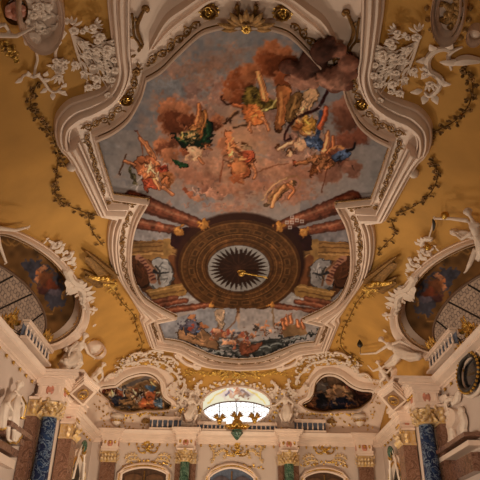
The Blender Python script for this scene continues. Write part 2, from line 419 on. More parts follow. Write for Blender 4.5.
    def fn(s, gain):
        def f(qx, qy, P):
            j = np.clip((qx-s.x0)*s.k, 0, s.W-1.01); i = np.clip((qy-s.y0)*s.k, 0, s.H-1.01); i0 = i.astype(int); j0 = j.astype(int); ti = (i-i0)[:, None]; tj = (j-j0)[:, None]
            A = s.a
            c = (A[i0, j0]*(1-tj)+A[i0, j0+1]*tj)*(1-ti)+(A[i0+1, j0]*(1-tj)+A[i0+1, j0+1]*tj)*ti
            c = np.clip(c, 0, 1); l = np.where(c <= .04045, c/12.92, ((c+.055)/1.055)**2.4)
            return np.clip(l*np.array(gain), 0, .9)
        return f
# ------------------------------------------------------------------ setting
OVAL = cat([(0, 234), (25, 243), (49, 259), (67, 280), (79, 302), (77, 321), (63, 336), (41, 343), (12, 331), (-14, 311), (-34, 285), (-36, 258), (-22, 239)], 5, True)
OVALO = cat([(0, 226), (28, 235), (55, 252), (75, 275), (88, 301), (86, 325), (69, 343), (41, 351), (8, 338), (-20, 317), (-43, 287), (-45, 254), (-27, 231)], 5, True)
def mirpx(poly): return [proj(V((-hit(*p)[0].x, hit(*p)[0].y, hit(*p)[0].z))) for p in poly]
OVALR = mirpx(OVAL)
def ellipse(cx, cy, rx, ry, n=48, a0=0): return [(cx+rx*math.cos(a0+2*math.pi*i/n), cy+ry*math.sin(a0+2*math.pi*i/n)) for i in range(n)]
ENDW = ellipse(236.5, 406, 34.5, 19.5)
def struct(m_, name, mt, smooth='auto', parent=None):
    o = put(m_, name, mt, parent, smooth)
    if parent is None: o['kind'] = 'structure'
    return o
# the vault, cut where the windows are
def vault():
    A, B = np.meshgrid(np.linspace(-1, 1, 321), np.concatenate([np.linspace(-26/8, -1.2, 60), np.linspace(-1.2, 0, 110)[1:], np.linspace(0, 1, 140)[1:]]))
    X, Y, Z = vparam(A, B); qx, qy = nproj(X, Y, Z); qx = np.nan_to_num(qx, nan=-9999.); qy = np.nan_to_num(qy, nan=-9999.)
    cx = (qx[:-1, :-1]+qx[1:, 1:])/2; cy = (qy[:-1, :-1]+qy[1:, 1:])/2
    ok = np.ones(cx.shape, bool)
    def grow(p, k):
        gx = sum(q[0] for q in p)/len(p); gy = sum(q[1] for q in p)/len(p); return [(gx+(q[0]-gx)*k, gy+(q[1]-gy)*k) for q in p]
    for h in (OVAL, OVALR, ENDW): ok &= ~inpoly(cx, cy, grow(h, .99))
    n = X.shape[1]; I, J = np.nonzero(ok); fa = np.stack([I*n+J, I*n+J+1, (I+1)*n+J+1, (I+1)*n+J], -1)
    m_ = M(); m_.add(np.stack([X, Y, Z], -1).reshape(-1, 3).tolist(), fa.tolist())
    return struct(m_, 'ceiling', OCHRE, True)
vault()
def slab(name, c, h, mt): m_ = M(); box(m_, c, h); return struct(m_, name, mt, False)
FLOOR = mat('floor_marble', (.20, .14, .10), .35, var=.2, vscale=1)
slab('floor', (0, 13, -.1), (7.4, 17.4, .1), FLOOR)
slab('wall_left', (-7.15, 13, 4.0), (.15, 17.3, 4.0), WALLM)
slab('wall_right', (7.15, 13, 4.0), (.15, 17.3, 4.0), WALLM)
slab('wall_end', (0, 30.15, 4.0), (7.0, .15, 4.0), WALLM)
slab('wall_near', (0, -4.15, 6.3), (7.0, .15, 6.3), WALLM)
# cornice: one long run per side, mitred at the corners
CPROF = [(0, 7.50), (.10, 7.50), (.10, 7.58), (.16, 7.60), (.16, 7.66), (.26, 7.71), (.38, 7.74), (.38, 7.76), (.42, 7.76), (.42, 7.87), (.49, 7.92), (.54, 8.0), (.54, 8.04), (0, 8.06)]
def run(name, A, B, inn, m1, m2, prof=CPROF, mt=STUCCO):
    """extrude profile from A to B; inn = inward direction; mitre amounts at ends"""
    A, B, inn = V(A), V(B), V(inn); t = (B-A).normalized(); vs_ = []
    for P, s, mm in ((A, 1, m1), (B, -1, m2)):
        for r, z in prof: vs_.append(P+inn*r+t*(r*s*mm)+V((0, 0, z)))
    K = len(prof); m_ = M(); m_.add(vs_, [(k, k+1, K+k+1, K+k) for k in range(K-1)]+[tuple(range(K-1, -1, -1)), tuple(K+k for k in range(K))])
    return struct(m_, name, mt, 'auto')
SPROF = [(0, 7.50), (.08, 7.50), (.08, 7.56), (.15, 7.58), (.15, 7.63), (.30, 7.67), (.36, 7.69), (.36, 7.77), (.43, 7.81), (.46, 7.87), (.46, 7.89), (.10, 7.90), (.10, 8.06), (0, 8.07)]
run('trim_1', (-7, -4, 0), (-7, 30, 0), (1, 0, 0), 0, 1, SPROF)
run('trim_2', (7, 30, 0), (7, -4, 0), (-1, 0, 0), 1, 0, SPROF)
run('trim_3', (-7, 30, 0), (7, 30, 0), (0, -1, 0), 1, 1)
# skirting at the floor
run('baseboard_left', (-7, -4, 0), (-7, 30, 0), (1, 0, 0), 0, 1, [(0, 0), (.08, 0), (.08, .3), (.04, .34), (0, .34)], BROWN)
run('baseboard_right', (7, 30, 0), (7, -4, 0), (-1, 0, 0), 1, 0, [(0, 0), (.08, 0), (.08, .3), (.04, .34), (0, .34)], BROWN)
# ---- windows
def hexcol(base, lead, cell, bright=1.0, ax=(1, 2), lw=.1, jit=.12):
    def f(qx, qy, P):
        a = P[:, ax[0]]/cell; b = (P[:, 2]*1.35+(7-np.abs(P[:, 0]))*1.35 if ax[0] == 1 else P[:, ax[1]])/cell; r3 = math.sqrt(3)
        def cen(a, b):
            i = np.round(a); j = np.round(b/r3); d1 = (a-i)**2+(b-j*r3)**2
            i2 = np.floor(a)+.5; j2 = np.floor(b/r3)+.5; d2 = (a-i2)**2+(b-j2*r3)**2
            u = d1 < d2; return np.where(u, a-i, a-i2), np.where(u, b-j*r3, b-j2*r3), np.where(u, i*7.1+j*3.3, i2*5.7+j2*9.1)
        x, y, k = cen(a, b); h = np.maximum(np.abs(x), np.maximum(np.abs(x/2+y*r3/2), np.abs(x/2-y*r3/2)))
        t = np.clip((h-(.5-lw))/(lw*.6), 0, 1)[:, None]; g = (1+jit*np.sin(k*12.9898))[:, None]
        return np.clip((np.array(base)*g*(1-t)+np.array(lead)*t)*bright, 0, 1)
    return f
SIDEGLASS = vcmat('bullseye_glass_dusk', .8, .85); ENDGLASS = vcmat('bullseye_glass_day', .3, 3.0)
WIN = cat([(-16, 262), (1, 266), (17, 275), (35, 291), (48, 310), (53, 327), (49, 341), (38, 339), (12, 325), (-12, 306), (-30, 284), (-28, 268)], 5, True)
def grow(p, k, dx=0, dy=0):
    gx = sum(q[0] for q in p)/len(p); gy = sum(q[1] for q in p)/len(p); return [(gx+(q[0]-gx)*k+dx, gy+(q[1]-gy)*k+dy) for q in p]
def reveal(poly, d0, d1, name, mt, parent):
    m_ = M(); N = len(poly); vs_ = []
    for p in poly:
        P, n = hit(*p); vs_ += [P+n*d0, P+n*(d0+d1)/2, P+n*d1]
    m_.add(vs_, [(3*i+k, 3*i+k+1, 3*((i+1) % N)+k+1, 3*((i+1) % N)+k) for i in range(N) for k in (0, 1)])
    return put(m_, name, mt, parent, 'auto')
LF = Canvas(-50, 225, 95, 352, 3, 5)
LF.a[:] = np.array([92, 62, 34])/255.*(1+.22*LF.n1[..., None]*.5+.12*LF.n2[..., None])
for k in range(26):
    a = k*.29-1.9; LF.line([(12+62*math.cos(a), 290+44*math.sin(a)), (14+56*math.cos(a+.1), 290+39*math.sin(a+.1)), (12+60*math.cos(a+.22), 290+44*math.sin(a+.22))], (140, 98, 52), 1.2)
LF.spoly([(31, 268), (46, 268), (60, 280), (69, 292), (67, 313), (57, 312), (48, 296), (38, 285)], (58, 54, 60), tex=.2, warp=1.5)
for (x, y, rx, ry, c, g) in ((52, 286, 6, 9, (96, 56, 36), .6), (47, 280, 6, 3, (150, 88, 52), .8), (58, 291, 6, 4, (98, 48, 32), .3), (50, 296, 6, 4, (70, 40, 36), .2), (44, 285, 3, 3, (165, 105, 70), 0), (61, 299, 5, 4, (84, 72, 78), 0), (50, 275, 2.4, 2.4, (170, 112, 78), 0)):
    LF.blob(x, y, rx, ry, c, ang=g)
VC = vcmat('fresco_paint', .8)
for MIR, side, wn in ((1, 'left', 1), (-1, 'right', 2)):
    P0, n0 = hit(20, 292)
    wt = thing('window_%d' % wn, P0, None, None); wt['kind'] = 'structure'
    patch('glass', grow(WIN, 1.04), 150, 150, -.40, SIDEGLASS, wt, canvas=hexcol((.47, .25, .135), (.05, .03, .025), .25, lw=.075), thick=.015)
    m_ = M(); tube(m_, [S(p[0], p[1], -.30) for p in WIN+WIN[:1]], .045, 6); put(m_, 'window_frame', mat('brown_iron', (.12, .06, .03), .5), wt)
    for (a, b) in (((-24, 303), (22, 281)), ((-4, 317), (40, 299)), ((25, 336), (51, 318))):
        m_ = M(); stube(m_, [a, ((a[0]+b[0])/2, (a[1]+b[1])/2), b], .03, -.36, 4); put(m_, 'glazing_bar', BLACK, wt)
    reveal(OVAL, .0, -.34, 'reveal', STUCCO, wt)
    for o in wt.children: o['_k'] = 1
    pl = patch('lunette_fresco', grow(OVAL, 1.03), 150, 150, -.33, VC, None, holes=[WIN], canvas=LF.fn((1.1, 1.2, 1.3)), thick=.02)
    tag(pl, 'brown and gold painted lunette with a small cloud group around the %s oval window' % side, 'fresco', 'oval lunette frescoes')
    fr = thing('oval_surround', S(80, 312), 'thick cream stucco moulding ringing the %s oval window' % side, 'moulding', 'oval window frames')
    put(loft(OVAL, OVALO, [(0, -.02), (0, .12), (.10, .16), (.2, .10), (.34, .10), (.45, .22), (.62, .27), (.78, .2), (.84, .12), (.95, .12), (1, .07), (1, -.02)], True), 'moulding', STUCCO, fr)
    m_ = M(); L = grow(OVAL, 1.015); tube(m_, [S(p[0], p[1], .16) for p in L+L[:1]], .022, 5); put(m_, 'gilt_fillet', GOLDD, fr, label='gilded fillet')
    md = [( -.02, 0)]
MIR = 1
# end window: bright oval with painted lunette above the honeycomb glazing
wt = thing('window_3', ony(236.5, 406, 30), None, None); wt['kind'] = 'structure'
GL = [p for p in ellipse(236.5, 406.5, 34, 19.5, 60) if p[1] > 410]
arc = cat([(202, 411.5), (210, 406.5), (222, 403), (236.7, 402), (251, 403), (263, 406), (271.5, 410)], 6)
low = [p for p in ellipse(236.5, 406, 35.5, 20.5, 96) if p[1] > 410]; low.sort(key=lambda p: -p[0])
patch('glass', arc+low, 220, 120, -.22, ENDGLASS, wt, canvas=hexcol((1, .97, .93), (.16, .13, .11), .26, ax=(0, 2), lw=.07, jit=.02), thick=.01)
m_ = M(); tube(m_, [S(p[0], p[1], -.16) for p in arc], .035, 6); put(m_, 'window_frame', mat('brown_iron', (.12, .06, .03), .5), wt)
for x in (219.5, 236.7, 254):
    m_ = M(); stube(m_, [(x, 403.5), (x, 413), (x, 424)], .022, -.17, 4); put(m_, 'glazing_bar', BLACK, wt)
reveal(ENDW, 0, -.2, 'reveal', STUCCO, wt)
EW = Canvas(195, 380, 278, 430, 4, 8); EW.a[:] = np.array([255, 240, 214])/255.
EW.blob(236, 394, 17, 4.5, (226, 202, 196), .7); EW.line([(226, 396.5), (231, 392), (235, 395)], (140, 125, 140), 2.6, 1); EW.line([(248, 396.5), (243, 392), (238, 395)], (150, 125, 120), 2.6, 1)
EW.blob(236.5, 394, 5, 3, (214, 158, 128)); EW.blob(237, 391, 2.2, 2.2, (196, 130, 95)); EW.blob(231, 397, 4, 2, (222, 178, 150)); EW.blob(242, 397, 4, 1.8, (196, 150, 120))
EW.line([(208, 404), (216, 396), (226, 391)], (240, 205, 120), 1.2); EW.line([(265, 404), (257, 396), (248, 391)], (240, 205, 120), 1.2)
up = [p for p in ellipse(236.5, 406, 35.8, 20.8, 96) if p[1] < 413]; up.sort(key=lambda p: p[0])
pl = patch('glowing_painted_lunette', up+arc[::-1], 260, 90, -.19, vcmat('glowing_lunette_paint', .5, 1.7), None, canvas=EW.fn((.98, .95, .88)), thick=.01)  # emission stands in for window light spilling over the lunette
tag(pl, 'pale painted lunette with a winged cherub head above the end window, glowing in place of spilled window light', 'painted lunette')
# ------------------------------------------------------------------ the great ceiling fresco and its frame
# stations: fresco edge | outer edge of ornament band | outer edge of moulding (left half, traced; right half mirrored in the room)
def pm(p):
    P, n = hit(*p); return proj(V((-P.x, P.y, P.z)))
IN = [(241.3, 22), (228, 22), (215, 24), (200, 30), (178, 50), (162, 66), (147, 75, 'C'), (143, 89), (138, 100), (128, 116), (113, 128), (96, 136, 'C'), (103, 160), (113, 192, 'C'), (149, 197, 'C'), (137, 219), (131.5, 243), (132, 270), (141, 292), (155, 303.5), (177, 315, 'C'), (157.5, 319, 'C'), (164, 338, 'C'), (181, 341), (197, 348), (217, 356), (241, 359)]
OUTB = [(241.3, -2), (228, -3), (211, -2), (193, 11), (171, 28), (152, 45, 'C'), (131.5, 60), (129, 78), (121, 92), (104, 106), (85, 113), (72, 122, 'C'), (78, 131, 'C')]
STB = [(131, -26, 107, -26), (130, 0, 107, 0), (130, 42, 111.5, 40), (131, 66, 114, 66), (122, 89, 105, 85), (103, 106, 86, 93), (84, 114, 68, 99.5), (71, 122, 56, 113), (68, 132, 53.5, 129), (69, 140, 56, 141, 'C'), (78, 134, 60, 148, 'C'), (89, 160, 70, 160), (107, 203, 97, 212, 'C'), (128, 202.5, 111, 216, 'C'), (120, 223, 108, 225), (118, 247, 107, 243), (123, 273, 112, 266), (138, 297, 127, 290), (161, 313.5, 140, 312.5, 'C'), (149, 317.5, 139, 316.5, 'C'), (157, 341, 149, 344, 'C'), (180, 345, 176, 349.5), (193, 352, 187, 356.5), (212, 360.5, 203, 364), (241, 364, 241, 368)]
def both(pts, n=6):
    L = cat(pts, n); return L
inL = both(IN); inR = [pm(p) for p in inL][::-1]
FPOLY = inL+inR
st = both(STB); bo = [(p[0], p[1]) for p in st]; ou = [(p[2], p[3]) for p in st]
bandpoly = bo+[pm(p) for p in bo][::-1]; outpoly = ou+[pm(p) for p in ou][::-1]
cv = Canvas(88, 12, 398, 366, 2.6, 11)
X, Y = cv.X, cv.Y
def mixbg(c, m_):
    cv.a[:] = cv.a*(1-m_[..., None])+np.array(c)/255.*m_[..., None]
cv.a[:] = np.array([112, 106, 104])/255.
mixbg((96, 96, 102), np.clip(.4+.4*cv.n1, 0, .7)*(Y < 130))
mixbg((124, 99, 86), np.clip(.25+.5*cv.n1+.35*cv.n2-((X-225)/75)**2*.5-((Y-90)/60)**2*.4+.35, 0, .85))
g = np.exp(-((X-243)/75)**2-((Y-165)/42)**2); mixbg((140, 103, 84), np.clip(g*1.5+.2*cv.n2*g*2, 0, .95))
g = np.exp(-((X-243)/24)**2-((Y-148)/38)**2); mixbg((172, 122, 88), np.clip(g*.8, 0, .8))
mixbg((112, 103, 102), np.clip((Y-186)/20+.25*cv.n2, 0, .9)*(Y > 180)*(X < 215)); mixbg((98, 90, 90), np.clip((Y-190)/20+.25*cv.n2, 0, .85)*(Y > 180)*(X > 300))
mixbg((128, 118, 116), np.clip((Y-298)/12+.2*cv.n2, 0, .9)*(Y > 290))
mixbg((150, 112, 84), np.clip(np.exp(-((X-240)/45)**2-((Y-316)/10)**2)*.8, 0, .8))
cv.a *= (1+.025*cv.n3+.04*cv.n2)[..., None]
B = cv.blob; LN = cv.line
for (x, y, rx, ry) in ((190, 66, 26, 5), (175, 74, 16, 4), (205, 78, 18, 4), (222, 62, 12, 8), (235, 50, 12, 6), (160, 100, 9, 5)): B(x, y, rx, ry, (140, 92, 68), 1., a=.55, warp=2.5)
for (x, y, rx, ry) in ((170, 86, 16, 4), (200, 92, 18, 5), (225, 80, 10, 5)): B(x, y, rx, ry, (112, 112, 116), 1., a=.6, warp=2.5)
FL = (176, 108, 68); FD = (128, 66, 34); FP = (196, 146, 108)
def limb(p, w0=4, w1=3, c=FL):
    LN(p, (84, 42, 24), w0+1.2, w1+1.2); LN(p, c, w0, w1); LN([(q[0]-w0*.16, q[1]-w0*.14) for q in p], tuple(min(255, v*1.22+8) for v in c), w0*.4, w1*.4); LN([(q[0]+w0*.34, q[1]+w0*.3) for q in p], tuple(v*.66 for v in c), w0*.22, w1*.22)
_fr = random.Random(77)
def SP(pts, c, **k):
    cv.spoly([(p[0]+.4, p[1]+.5) for p in grow(pts, 1.1)], tuple(v*.5 for v in c), **k); cv.spoly(pts, c, **k)
    xs = [p[0] for p in pts]; ys = [p[1] for p in pts]; cx_, cy_ = sum(xs)/len(xs), sum(ys)/len(ys); A = max(xs)-min(xs)+max(ys)-min(ys)
    for i in range(int(A/3.2)):
        a, b = _fr.choice(pts), _fr.choice(pts); s = _fr.uniform(.2, .75); p0 = (cx_+(a[0]-cx_)*s, cy_+(a[1]-cy_)*s); p2 = (p0[0]+(b[0]-p0[0])*.5, p0[1]+(b[1]-p0[1])*.5); f_ = _fr.choice((.55, .62, 1.3, 1.45))
        LN([p0, ((p0[0]+p2[0])/2+_fr.uniform(-1, 1), (p0[1]+p2[1])/2+_fr.uniform(-1, 1)), p2], tuple(min(255, v*f_) for v in c), _fr.uniform(.7, 1.3), .5)
def head(x, y, r=3.2, c=FL): B(x, y-.6, r+.7, r+.5, (70, 38, 20)); B(x+.3, y+.5, r*.8, r*.85, c)
# drifting puffs between the groups
_fp = random.Random(31)
for k in range(95):
    a = _fp.uniform(0, 6.283); q = _fp.uniform(.25, 1)**.6; x, y = 243+88*q*math.cos(a), 138+66*q*math.sin(a)
    if y < 75 and x < 230: continue
    r = _fp.uniform(3.5, 9); w_ = _fp.random(); c = (146-30*w_, 104-24*w_, 84-16*w_); B(x, y, r, r*.75, c, .5, a=.55, warp=1.6, rim=tuple(min(255, v*1.13) for v in c))
for k in range(150):
    x, y = _fp.uniform(100, 388), _fp.uniform(28, 205); L = _fp.uniform(6, 16); c = _fp.choice([(120, 116, 116), (88, 86, 92), (136, 104, 88), (112, 100, 96)])
    w_ = cv.win(x-L, y-4, x+L, y+4); al = np.clip(1-np.hypot((cv.X[w_]-x)/L, (cv.Y[w_]-y-.12*(cv.X[w_]-x)+cv.wy[w_]*.8)/2.2), 0, 1)*.55
    if al.size: cv.mixin(w_, al, c, .1)
# left cloud bank
for (x, y, r, c) in ((168, 107, 8, 1), (182, 110, 8, 1), (166, 117, 9, 0), (175, 122, 13, 2), (188, 121, 8, 2), (160, 145, 7, 1), (164, 148, 9, 0), (172, 142, 7, 0), (217, 122, 8, 0), (214, 126, 6, 2), (224, 143, 7, 1), (230, 152, 7, 1), (170, 155, 8, 1)):
    B(x, y, r, r*.95, ((140, 84, 55), (150, 92, 62), (88, 46, 28))[c if c != 0 else 0], .3, rim=(158, 98, 66) if c else None)
    if c == 0: B(x-1, y+1, r*.75, r*.7, (100, 56, 38), .5)
# centre cloud bank
for (x, y, r, c) in ((262, 58, 8, 0), (272, 50, 10, 0), (284, 55, 8, 0), (268, 64, 13, 1), (277, 66, 12, 2), (242, 80, 13, 1), (232, 88, 9, 1), (228, 95, 6, 0), (250, 72, 9, 0), (238, 98, 7, 1), (290, 62, 9, 2), (284, 78, 9, 1)):
    B(x, y, r, r*.95, ((132, 76, 46), (112, 58, 32), (84, 42, 22))[c], .35, rim=(152, 94, 64) if c < 2 else None)
# right cloud bank
for (x, y, r, c) in ((341, 108, 9, 0), (348, 118, 15, 1), (358, 108, 9, 1), (360, 136, 9, 2), (345, 140, 10, 2), (340, 160, 11, 2), (352, 168, 9, 0), (328, 172, 12, 0), (330, 150, 9, 2), (350, 100, 8, 0)):
    B(x, y, r, r*.9, ((116, 76, 60), (92, 56, 42), (108, 62, 46))[c], .4, rim=(122, 84, 68) if c == 0 else None)
for (x, y, rx, ry) in ((225, 190, 20, 6), (200, 178, 16, 9), (262, 186, 22, 6), (300, 175, 20, 10), (290, 196, 24, 6), (180, 170, 12, 8), (232, 208, 26, 4)):
    B(x, y, rx, ry, (146, 92, 68), .8, a=.75, warp=2)
for (x, y, rx, ry) in ((222, 170, 10, 14), (258, 132, 12, 10), (262, 168, 15, 8), (205, 165, 10, 8), (280, 170, 14, 8), (232, 132, 8, 6)): B(x, y, rx, ry, (160, 108, 80), .8, a=.6, warp=2)
# winged figure, left
LN([(126, 154), (122, 165), (118, 174)], (70, 42, 26), 1.3); B(118.5, 174, 2.4, 1.4, (60, 34, 20)); LN([(137.5, 131), (141, 140), (143, 156)], (120, 62, 36), 1.2); B(137, 129.5, 2.8, 1.8, (84, 34, 22))
SP([(128, 163), (131, 166), (134, 174), (137, 184), (132, 180), (129, 172)], (84, 74, 52)); limb([(140, 138), (147, 146), (154, 158)], 3, 5)
limb([(137, 165), (130, 163), (124.6, 160.5)], 3, 2); SP([(141, 176), (147, 178), (153, 180), (156, 188), (150, 187), (147, 192), (144, 186)], (142, 62, 40), shade=.2); SP([(135, 160), (143, 156), (152, 157), (159, 163), (158, 172), (152, 176), (143, 177), (137, 171)], (166, 94, 58), shade=.2); B(150, 168, 4, 5, (184, 132, 96)); SP([(158, 166), (166, 165), (167, 170), (160, 174)], (150, 60, 40))
limb([(152, 172), (156, 182), (160, 188)], 4.5, 3.5); B(167, 179, 7, 7.5, (120, 72, 40), rim=(150, 90, 56)); head(166, 180, 4.4, (158, 92, 54)); limb([(163, 187), (170, 192), (173, 194)], 3, 2); limb([(146, 165), (152, 166), (158, 180)], 2.4, 2, FP)
# green-robed angel
SP([(178, 138), (188, 131), (194, 122), (198, 112), (203, 112), (205, 124), (202, 136), (193, 142), (184, 142)], (158, 100, 54), shade=-.2); limb([(199, 104), (199, 112), (196, 124)], 3, 4, (170, 98, 56)); limb([(205, 110), (206, 118), (202, 132)], 2.4, 3, (150, 92, 46)); SP([(183, 135), (192, 130), (198, 134), (196, 140), (187, 141)], (182, 136, 84))
SP([(172, 134), (176, 131), (178, 136), (186, 141), (197, 141.5), (203, 136), (206, 126), (207, 119), (211, 124), (213, 132), (209, 140), (202, 146), (194, 148), (184, 146), (178, 141)], (20, 40, 26), tex=.25, warp=.8, shade=.2); LN([(206, 124), (208, 132), (204, 139)], (48, 78, 46), 1.2); LN([(178, 137), (186, 142)], (54, 90, 50), 1.2, sm=False)
SP([(172, 159), (178, 160), (187, 163), (186, 166), (177, 165)], (30, 58, 34)); B(194, 152, 8, 6, (190, 146, 110), rim=(120, 70, 46)); B(188, 156, 4, 4, FP); B(198, 158, 4, 3.4, FP); B(184, 151, 3, 4, (138, 74, 46)); head(206.5, 146, 3.8); limb([(199, 158), (203, 163)], 2.4, 2)
# upper centre figure
SP([(243, 98), (247, 88), (253, 86), (262, 92), (272, 100), (280, 100), (276, 106), (262, 110), (250, 108)], (104, 82, 34), tex=.25); limb([(258, 72), (262, 84), (265, 99)], 4.5, 6.5, (186, 116, 66)); SP([(243, 108), (250, 104), (260, 107), (264, 114), (262, 122), (254, 124), (246, 121)], (184, 98, 48), shade=.15)
LN([(262, 110), (270, 108), (275, 101), (277, 97)], (190, 166, 96), 1.6); limb([(262, 118), (267, 124), (268, 130)], 3, 2); limb([(250, 122), (249, 128), (251, 131)], 3, 2); limb([(242, 106), (236, 105), (232, 103)], 3.6, 2.4, (160, 84, 46)); LN([(232, 103), (226, 104), (222, 99), (222, 96)], (52, 26, 18), 2, 1.6); B(222, 97, 2.2, 1.4, (60, 30, 20)); LN([(238, 112), (232, 116), (227, 121)], (66, 40, 26), 3.2, 2); B(228, 120.5, 2.6, 2.4, (56, 30, 18)); LN([(236, 110), (229, 116)], (150, 100, 66), 1, sm=False); LN([(233, 127), (240, 126), (247, 124)], (70, 46, 30), 1.6)
# middle figure with staff
SP([(226, 133), (231, 132), (233, 140), (240, 150), (252, 156), (254, 160), (248, 165), (240, 163), (231, 157), (227, 146)], (182, 104, 62), shade=-.15); SP([(242, 152), (252, 150), (254, 156), (250, 162), (244, 160)], (160, 72, 44)); SP([(229, 162), (238, 163), (248, 164), (250, 172), (243, 178), (236, 176), (230, 170)], (150, 78, 44)); B(240, 168, 5, 4, (150, 142, 120), a=.8); head(244.5, 146.5, 3, (150, 116, 84)); B(236, 155, 3.4, 4, (200, 138, 98)); LN([(223, 160), (221.5, 170), (219.5, 182)], (120, 58, 34), 1.1); LN([(223, 160), (236, 163)], (110, 60, 36), 1.1, sm=False); limb([(241, 174), (243, 182)], 3, 2.4); limb([(252, 164), (256, 172), (254, 178)], 2.4, 1.6); LN([(256, 173), (272, 166), (288, 163)], (110, 62, 40), .9)
# right groups
SP([(276, 88), (284, 86), (290, 90), (287, 108), (284, 122), (279, 130), (274, 124), (277, 108)], (140, 82, 44), shade=.25); LN([(281, 92), (281, 108), (279, 122)], (176, 112, 62), 3, 2.4); SP([(303, 93), (311, 88), (318, 92), (312, 106), (304, 118), (296, 126), (292, 122), (300, 106)], (156, 118, 84), shade=.2); SP([(288, 100), (296, 92), (302, 96), (298, 110), (291, 122), (286, 118)], (104, 72, 40)); LN([(296, 96), (290, 116)], (150, 108, 60), 1.4, sm=False)
LN([(328, 90), (318, 108), (306, 113), (294, 120), (286, 132), (285, 140), (291, 138)], (46, 20, 20), 3.4, 1.8); SP([(300, 120), (308, 116), (315, 120), (314, 130), (306, 134), (299, 130)], (152, 106, 46)); B(299, 127, 5, 4.6, (128, 72, 36)); limb([(300, 131), (306, 134), (310, 133)], 3, 2.4, (170, 112, 64))
B(300, 144, 7, 6, FP, rim=(120, 70, 44)); head(290.5, 152.5, 4, FP); head(280, 148, 3, FP); limb([(292, 142), (285, 145), (278, 149)], 3.6, 2.6, FP); SP([(304, 139), (310, 135), (320, 138), (324, 145), (320, 149), (324, 153), (316, 148), (309, 147)], (56, 68, 92), tex=.3, shade=-.2); LN([(322, 112), (319, 124), (318, 137)], (52, 62, 86), 5, 3); LN([(306, 141), (316, 144)], (120, 132, 158), 1.2, sm=False)
limb([(326, 108), (325, 116), (320, 127)], 4.6, 5, (160, 72, 40)); limb([(328, 132), (327, 142), (324, 152)], 3.4, 6, (180, 112, 70)); limb([(333, 136), (333, 146), (328, 152)], 2.4, 3.4, (160, 90, 54))
limb([(324, 156), (314, 159), (304, 162), (295, 163)], 4.6, 2.4, (140, 86, 50)); SP([(306, 158), (316, 155), (330, 157), (334, 162), (328, 168), (316, 166)], (146, 92, 56), shade=.15); head(329, 163, 4, (156, 96, 60)); SP([(332, 156), (340, 150), (347, 150), (350, 154), (344, 158), (336, 160)], (62, 74, 98), tex=.3); LN([(347, 151), (353, 148), (355, 143)], (26, 18, 22), 3, 2.4); LN([(330, 150), (338, 146), (343, 148)], (170, 112, 66), 2.6); head(315, 170, 4, (116, 66, 34)); B(312, 174, 3.4, 2.4, (80, 42, 22)); limb([(318, 166), (320, 172)], 2.6, 2); LN([(327, 164), (325, 178), (322, 192)], (84, 42, 26), 1.1); head(295, 163, 1.8, (110, 50, 30))
_fa = random.Random(9)
for (gx_, gy_, sx_, sy_, n_) in ((305, 125, 16, 22, 110), (322, 158, 18, 9, 60), (255, 104, 13, 14, 60), (238, 156, 11, 14, 50), (150, 170, 14, 13, 60), (192, 134, 14, 14, 50), (208, 192, 14, 5, 30), (280, 192, 12, 9, 30)):
    for q in range(n_):
        x, y = _fa.gauss(gx_, sx_*.55), _fa.gauss(gy_, sy_*.55); a = _fa.uniform(0, 3.14); L = _fa.uniform(1.2, 3.6); i_ = int((y-cv.y0)*cv.k); j_ = int((x-cv.x0)*cv.k)
        if not (0 <= i_ < cv.H and 0 <= j_ < cv.W): continue
        b_ = cv.a[i_, j_]*255*_fa.choice((.5, .6, .7, 1.25, 1.4)); LN([(x-L*math.cos(a), y-L*math.sin(a)), (x+_fa.uniform(-1, 1), y+_fa.uniform(-1, 1)), (x+L*math.cos(a), y+L*math.sin(a))], tuple(np.clip(b_, 0, 235)), _fa.uniform(.6, 1.5), .4)
# lower small figures
for (x, y, rx, ry, c, a_) in ((210, 192, 9, 4, (164, 112, 88), .3), (217, 197, 6, 3, (146, 100, 80), .2), (205, 188, 4, 4, (120, 76, 60), 0), (190, 194, 4, 3.4, (136, 80, 56), 0), (197, 198, 7, 3, (152, 100, 74), .3), (186, 190, 2.6, 2.6, (120, 62, 40), 0), (238, 167, 9, 6, (176, 106, 62), .2), (237, 178, 7, 3.4, (150, 80, 46), 0)): B(x, y, rx, ry, c, .3, ang=a_)
SP([(266, 204), (272, 192), (282, 184), (292, 181), (294, 185), (286, 190), (276, 200)], (140, 96, 62), tex=.3, shade=.15); LN([(286, 178), (296, 176), (300, 182), (296, 190)], (128, 88, 60), 2.4, 1.4); limb([(284, 186), (276, 196), (272, 206)], 4.5, 3, (180, 118, 70)); limb([(288, 184), (294, 190), (288, 198)], 3, 2, (170, 100, 60)); LN([(262, 200), (272, 186), (286, 178)], (176, 134, 92), 1.2)
for x in (150, 168, 186, 206, 220): B(x, 204, 3.5, 1.5, (132, 88, 70), a=.8)
